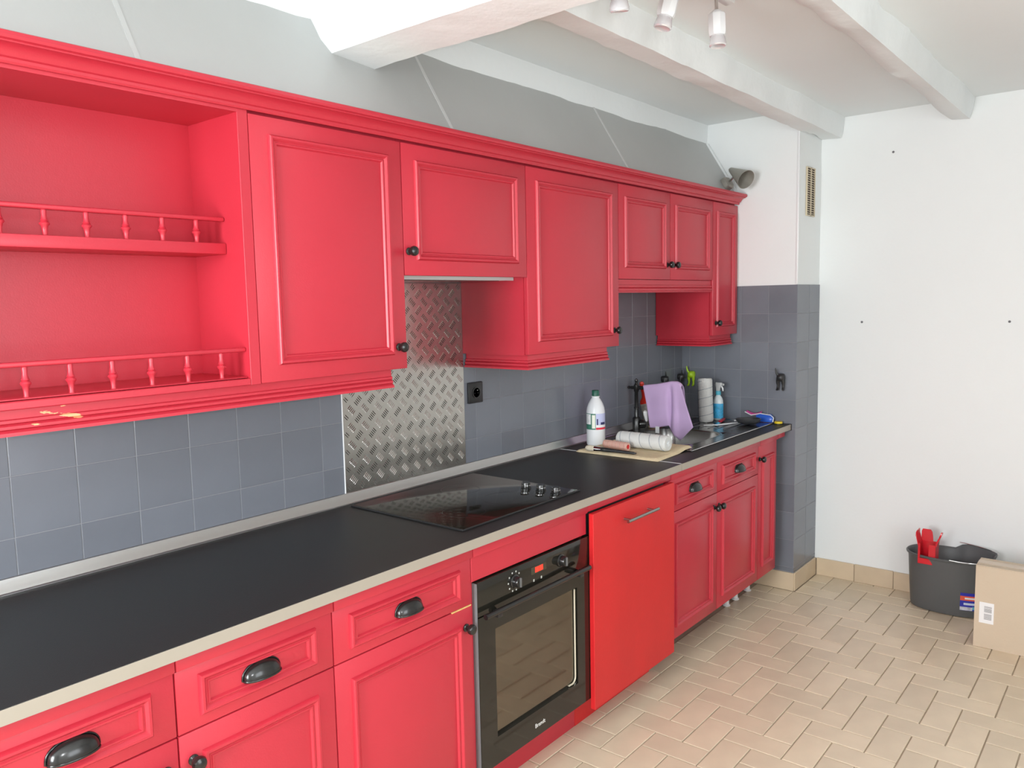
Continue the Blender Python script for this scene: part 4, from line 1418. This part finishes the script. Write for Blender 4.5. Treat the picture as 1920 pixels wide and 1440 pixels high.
# ------------------------------------------------------------------ small spotlight on the cornice
sl_ = thing('spot_lamp', 'small grey cone spotlight on the cornice at the far end', 'lamp', (4.09, -0.318, 2.112))
nn, dd_ = Vector((0, -0.853, 0.523)), Vector((0, -0.523, -0.853))
p_s = Vector((4.085, sl(2.158) - 0.001, 2.158))
bm = flat_loft([(p_s, (0.036, 0, 0), dd_ * 0.034), (p_s + nn * 0.022, (0.036, 0, 0), dd_ * 0.034), (p_s + nn * 0.030, (0.028, 0, 0), dd_ * 0.026)], 20)
part('base', bm, NICKEL, sl_)
part('arm', tube(B(), [p_s + nn * 0.028, (4.070, -0.343, 2.186), (4.062, -0.360, 2.204)], 0.0055, 10), CHROME, sl_)
apex, mouth = Vector((4.085, -0.322, 2.236)), Vector((4.035, -0.432, 2.166))
cdv = (mouth - apex).normalized()
cl = (mouth - apex).length
part('shade', lathe(B(), [(0.0, -0.002), (0.008, 0.0), (0.013, 0.008), (0.030, cl * 0.5), (0.050, cl), (0.0485, cl), (0.0285, cl * 0.5), (0.010, 0.012), (0, 0.012)], apex, cdv, 28), NICKEL, sl_)
part('bulb', lathe(B(), [(0.008, 0.02), (0.010, 0.03), (0.020, 0.06), (0.021, 0.072), (0.012, 0.082), (0.0, 0.085)], apex, cdv, 18), mat('dull_bulb', (0.25, 0.26, 0.22), 0.3), sl_)

# ------------------------------------------------------------------ ceiling spotlight bar
cs = thing('ceiling_spotlight', 'white ceiling spotlight bar with three bulb holders', 'lamp', (2.07, -1.04, 2.50))
part('bar', bbox(1.72, 2.46, -1.062, -1.028, 2.462, 2.499, 0.005, 2), WPL, cs)
BULB = mat('bulb_glass', (0.75, 0.74, 0.76), 0.10, metal=0.35, spec=0.8)
for (x, y, zb, ang) in ((1.805, -1.040, 2.432, (0.22, 0.06, -1.0)), (2.105, -1.045, 2.452, (-0.18, 0.18, -1.0)), (2.36, -1.045, 2.462, (-0.05, -0.07, -1.0))):
    d = Vector(ang).normalized()
    o0 = Vector((x, y, zb))
    st = part('stem', tube(B(), [o0 - d * 0.034, o0 + d * 0.048], 0.0055, 10), CHROME, cs)
    hp = o0 + d * 0.042
    hd_ = part('lamp_holder', lathe(B(), [(0.0, 0.0), (0.012, 0.001), (0.0245, 0.012), (0.0265, 0.016), (0.0265, 0.066), (0.0235, 0.076), (0.0, 0.077)], hp, d, 8), WPL, cs, smooth=30)
    part('bulb', lathe(B(), [(0.018, 0.074), (0.0215, 0.082), (0.0250, 0.098), (0.0250, 0.104), (0.0220, 0.107), (0.018, 0.104), (0.0, 0.103)], hp, d, 22), BULB, cs)

# ------------------------------------------------------------------ ventilation grille on the pillar
vg = thing('vent_grille', 'narrow slotted ventilation grille high on the side of the pillar', 'vent', (4.338, YP, 1.985))
CREAM = mat('cream_plastic', (0.62, 0.53, 0.38), 0.5)
part('backing', bbox(4.284, 4.400, YP - 0.0005, YP + 0.0035, 1.990, 2.228), mat('grille_dark', (0.06, 0.038, 0.025), 0.8), vg)
bm = B()
for x0, x1 in ((4.280, 4.288), (4.337, 4.347), (4.396, 4.404)):
    box(bm, x0, x1, YP - 0.004, YP + 0.003, 1.984, 2.234)
for z in (1.984, 2.228):
    box(bm, 4.288, 4.396, YP - 0.004, YP + 0.003, z, z + 0.006)
part('frame', bm, CREAM, vg)
bm = B()
for k in range(20):
    z = 1.996 + k * 0.0116
    box(bm, 4.288, 4.337, YP - 0.003, YP - 0.0006, z, z + 0.0036)
    box(bm, 4.347, 4.396, YP - 0.003, YP - 0.0006, z, z + 0.0036)
part('slats', bm, CREAM, vg)

# ------------------------------------------------------------------ wall plugs left in the bare wall
for y, z, lab in ((-1.011, 2.289, 'tiny dark screw hole high in the bare white wall'), (-0.878, 1.423, 'tiny grey wall plug in the white wall near the pillar'), (-1.551, 1.425, 'tiny grey wall plug at the right edge of the white wall')):
    solo('wall_plug', lathe(B(), [(0.0, 0.0), (0.006, 0.0), (0.006, 0.002), (0.003, 0.0024), (0.0, 0.0006)], (XE + 0.0005, y, z), (-1, 0, 0), 12), mat('plug_grey', (0.16, 0.16, 0.17), 0.7), lab, 'wall plug', (XE, y, z), 'wall plugs')

# ------------------------------------------------------------------ mop bucket
bk = thing('mop_bucket', 'dark grey oval mop bucket on the floor against the white wall', 'bucket', (4.385, -1.36, 0))
BC = Vector((4.385, -1.360, 0))
PL = mat('bucket_plastic', (0.10, 0.106, 0.108), 0.42, bump=(400, 0.2))


def ell(k, n, a, b):
    c_, s_ = math.cos(2 * PI * k / n), math.sin(2 * PI * k / n)
    e = 0.86
    return (math.copysign(abs(s_) ** e, s_) * a, math.copysign(abs(c_) ** e, c_) * b)


n = 56
bm = B()


def hump(k):     # raised collar on the right-hand half
    c_ = -math.cos(2 * PI * k / n)
    return 0.026 * max(0.0, min(1.0, (c_ - 0.02) / 0.12))


prof = [(0.093, 0.165, 0.001), (0.099, 0.171, 0.004), (0.102, 0.175, 0.02), (0.110, 0.183, 0.15), (0.116, 0.188, 0.25), (0.118, 0.190, 0.268), (0.126, 0.198, 0.272), (0.127, 0.199, 0.279), (0.122, 0.194, 0.282), (0.112, 0.184, 0.272), (0.107, 0.180, 0.16), (0.098, 0.171, 0.018)]
rings = []
for a_, b_, z in prof:
    rings.append([bm.verts.new((BC.x + ell(k, n, a_, b_)[0], BC.y + ell(k, n, a_, b_)[1], z + (hump(k) if z > 0.24 and ell(k, n, 1, 1)[0] > -0.2 else 0))) for k in range(n)])
for a_, b_ in zip(rings, rings[1:]):
    for k in range(n):
        bm.faces.new((a_[k], a_[(k + 1) % n], b_[(k + 1) % n], b_[k]))
bm.faces.new(rings[0][::-1])
bm.faces.new(rings[-1])
part('tub', bm, PL, bk, smooth=50)
pts = []
for k in range(n // 4 + 2, 3 * n // 4 - 1):
    e = ell(k, n, 0.1285, 0.2005)
    pts.append((BC.x - abs(e[0]) if True else 0, BC.y + e[1], 0.2860 - 0.014 * abs(math.cos(2 * PI * k / n)) * 0))
pts = []
for k in range(22):
    a = math.radians(95 + 85 * k / 21)
    pts.append((BC.x - 0.1300 * math.sin(a) - 0.001, BC.y + 0.2005 * math.cos(a) * 1.0, 0.2850 - 0.006 * math.sin(PI * k / 21)))
part('wire_handle', tube(B(), pts, 0.0023, 8), CHROME, bk)
pts = []
for k in range(22):
    a = math.radians(95 + 85 * k / 21)
    pts.append((BC.x + 0.1225 * math.sin(a), BC.y + 0.2005 * math.cos(a), 0.312 - 0.004 * math.sin(PI * k / 21)))
part('wire_handle', tube(B(), pts, 0.0020, 8), CHROME, bk)
# sticker: wraps the front of the tub
def stick(k0, k1, z0, z1, off=0.0012):
    bm = B()

    def fn(u, v):
        kk = k0 + (k1 - k0) * u
        z = z0 + (z1 - z0) * v
        f = z / 0.25
        c_, s_ = math.cos(2 * PI * kk / n), math.sin(2 * PI * kk / n)
        a_, b_ = 0.1015 + 0.0145 * f + off, 0.1745 + 0.0135 * f + off
        e = 0.86
        return Vector((BC.x + math.copysign(abs(s_) ** e, s_) * a_, BC.y + math.copysign(abs(c_) ** e, c_) * b_, z))
    return grid(bm, fn, 10, 4)


K0, K1 = 39.2, 34.0
for nm, k0, k1, z0, z1, m, off in (('sticker', K0, K1, 0.040, 0.128, mat('sticker_blue', (0.03, 0.04, 0.42), 0.35), 0.0010),
                                   ('sticker_badge', K0 + 0.0, K1, 0.090, 0.113, mat('sticker_orange', (0.80, 0.12, 0.06), 0.35), 0.0014),
                                   ('sticker_script', K0 - 1.0, K1 + 0.6, 0.097, 0.106, mat('label_white', (0.85, 0.85, 0.85), 0.4), 0.0018),
                                   ('sticker_word', K0 - 0.8, K1 + 0.3, 0.068, 0.079, mat('sticker_pale_blue', (0.62, 0.72, 0.88), 0.4), 0.0014),
                                   ('sticker_photo', K0, K1 + 2.2, 0.041, 0.058, mat('sticker_photo', (0.60, 0.62, 0.70), 0.4, var=(60, 0.4)), 0.0014),
                                   ('sticker_photo', K1 + 2.2, K1, 0.046, 0.062, mat('sticker_teal', (0.12, 0.42, 0.55), 0.4, var=(60, 0.4)), 0.0014)):
    part(nm, stick(k0, k1, z0, z1, off), m, bk)
# red wringer basket
wr = thing('mop_wringer', 'red plastic mop wringer with open prongs sitting in the grey bucket', 'wringer', (4.31, -1.275, 0.24))
WR = mat('wringer_red', (0.62, 0.010, 0.022), 0.22)
WX, WY, HW = 4.312, -1.274, 0.039


def plate(pts_list, th, nrm):
    """strip through centreline pts: (x,y,z, halfwidth vec)"""
    bm = B()
    nrm = Vector(nrm) * th / 2
    rings = []
    for p, hw in pts_list:
        p, hw = Vector(p), Vector(hw)
        rings.append([bm.verts.new(p - hw - nrm), bm.verts.new(p + hw - nrm), bm.verts.new(p + hw + nrm), bm.verts.new(p - hw + nrm)])
    for a_, b_ in zip(rings, rings[1:]):
        for k in range(4):
            bm.faces.new((a_[k], a_[(k + 1) % 4], b_[(k + 1) % 4], b_[k]))
    bm.faces.new(rings[0][::-1])
    bm.faces.new(rings[-1])
    return bm


bm = B()
Z0, Z1, Z2 = 0.240, 0.268, 0.340
box(bm, WX - HW, WX - HW + 0.004, WY - HW, WY + HW, Z0, Z1, 0.001)            # front, low part
box(bm, WX - HW, WX - HW + 0.004, WY - HW, WY - 0.008, Z1, Z2, 0.001)         # front, right of the slot
box(bm, WX - HW, WX - HW + 0.004, WY + HW - 0.010, WY + HW, Z1, Z2, 0.001)
box(bm, WX + HW - 0.004, WX + HW, WY - HW, WY + HW, Z0, Z2, 0.001)
box(bm, WX - HW + 0.004, WX + HW - 0.004, WY - HW, WY - HW + 0.004, Z0, Z2 + 0.004, 0.001)
box(bm, WX - HW + 0.004, WX + HW - 0.004, WY + HW - 0.004, WY + HW, Z0, Z2, 0.001)
box(bm, WX - HW + 0.004, WX + HW - 0.004, WY - HW + 0.004, WY + HW - 0.004, Z0, Z0 + 0.005)
part('basket', bm, WR, wr)
part('prong', plate([((WX - 0.004, WY + HW - 0.002, Z2 - 0.01), (HW, 0, 0)), ((WX - 0.004, WY + HW + 0.003, Z2 + 0.015), (HW, 0, 0)), ((WX - 0.004, WY + HW + 0.009, Z2 + 0.038), (HW, 0, 0)), ((WX, WY + HW + 0.010, Z2 + 0.052), (HW * .9, 0, 0)), ((WX, WY + HW + 0.008, Z2 + 0.060), (HW * .7, 0, 0))], 0.004, (0, 1, 0.1)), WR, wr)
part('prong', plate([((WX + HW - 0.002, WY + 0.012, Z2 - 0.01), (0, 0.027, 0)), ((WX + HW, WY + 0.014, Z2 + 0.02), (0, 0.026, 0)), ((WX + HW + 0.003, WY + 0.016, Z2 + 0.045), (0, 0.024, 0)), ((WX + HW + 0.004, WY + 0.018, Z2 + 0.056), (0, 0.018, 0))], 0.004, (1, 0, 0)), WR, wr)
part('prong', plate([((WX + 0.002, WY - HW + 0.002, Z2 - 0.01), (0.030, 0, 0)), ((WX + 0.006, WY - HW - 0.003, Z2 + 0.014), (0.020, 0, 0)), ((WX + 0.008, WY - HW - 0.010, Z2 + 0.032), (0.011, 0, 0)), ((WX + 0.008, WY - HW - 0.016, Z2 + 0.048), (0.013, 0, 0)), ((WX + 0.008, WY - HW - 0.018, Z2 + 0.057), (0.009, 0, 0))], 0.007, (0, 1, 0.2)), WR, wr)

# ------------------------------------------------------------------ cardboard box
cb = thing('cardboard_box', 'plain brown cardboard box with barcode label in front of the bucket', 'box', (4.04, -1.80, 0))
CARD = mat('cardboard', (0.62, 0.51, 0.385), 0.85, var=(3, 0.05), bump=(120, 0.15))
KX0, KX1, KY0, KY1, KZ = 3.980, 4.105, -2.08, -1.533, 0.366
bm = B()
box(bm, KX0, KX0 + 0.004, KY0, KY1, 0.0, KZ)
box(bm, KX1 - 0.004, KX1, KY0, KY1, 0.0, KZ)
box(bm, KX0 + 0.004, KX1 - 0.004, KY0, KY0 + 0.004, 0.0, KZ)
box(bm, KX0 + 0.004, KX1 - 0.004, KY1 - 0.004, KY1, 0.0, KZ)
box(bm, KX0 + 0.004, KX1 - 0.004, KY0 + 0.004, KY1 - 0.004, 0.0, 0.004)
part('walls', bm, CARD, cb, smooth=0)
part('top_flap', bbox(KX0 + 0.0005, (KX0 + KX1) / 2 - 0.001, KY0, KY1, KZ + 0.0002, KZ + 0.0042, 0.0008), CARD, cb)
part('top_flap', bbox((KX0 + KX1) / 2 + 0.001, KX1 - 0.0005, KY0, KY1, KZ + 0.0002, KZ + 0.0042, 0.0008), CARD, cb)
part('tape', bbox((KX0 + KX1) / 2 - 0.025, (KX0 + KX1) / 2 + 0.025, KY0 - 0.0004, KY1 + 0.0004, KZ + 0.0042, KZ + 0.0046), mat('packing_tape', (0.66, 0.53, 0.40), 0.25), cb)
lb = part('paper_label', bbox(KX0 - 0.0006, KX0, -1.608, -1.552, 0.112, 0.206), mat('label_paper', (0.86, 0.86, 0.87), 0.6), cb, 'white paper label with grey barcode')
bm = B()
z = 0.190
while z > 0.130:
    h = random.choice((0.0012, 0.0020, 0.0028))
    if not 0.156 < z < 0.162:
        box(bm, KX0 - 0.0009, KX0 - 0.0006, -1.600, -1.571, z - h, z)
    z -= h + random.choice((0.0010, 0.0016))
part('barcode', bm, mat('print_grey', (0.35, 0.35, 0.36), 0.6), lb, smooth=0)
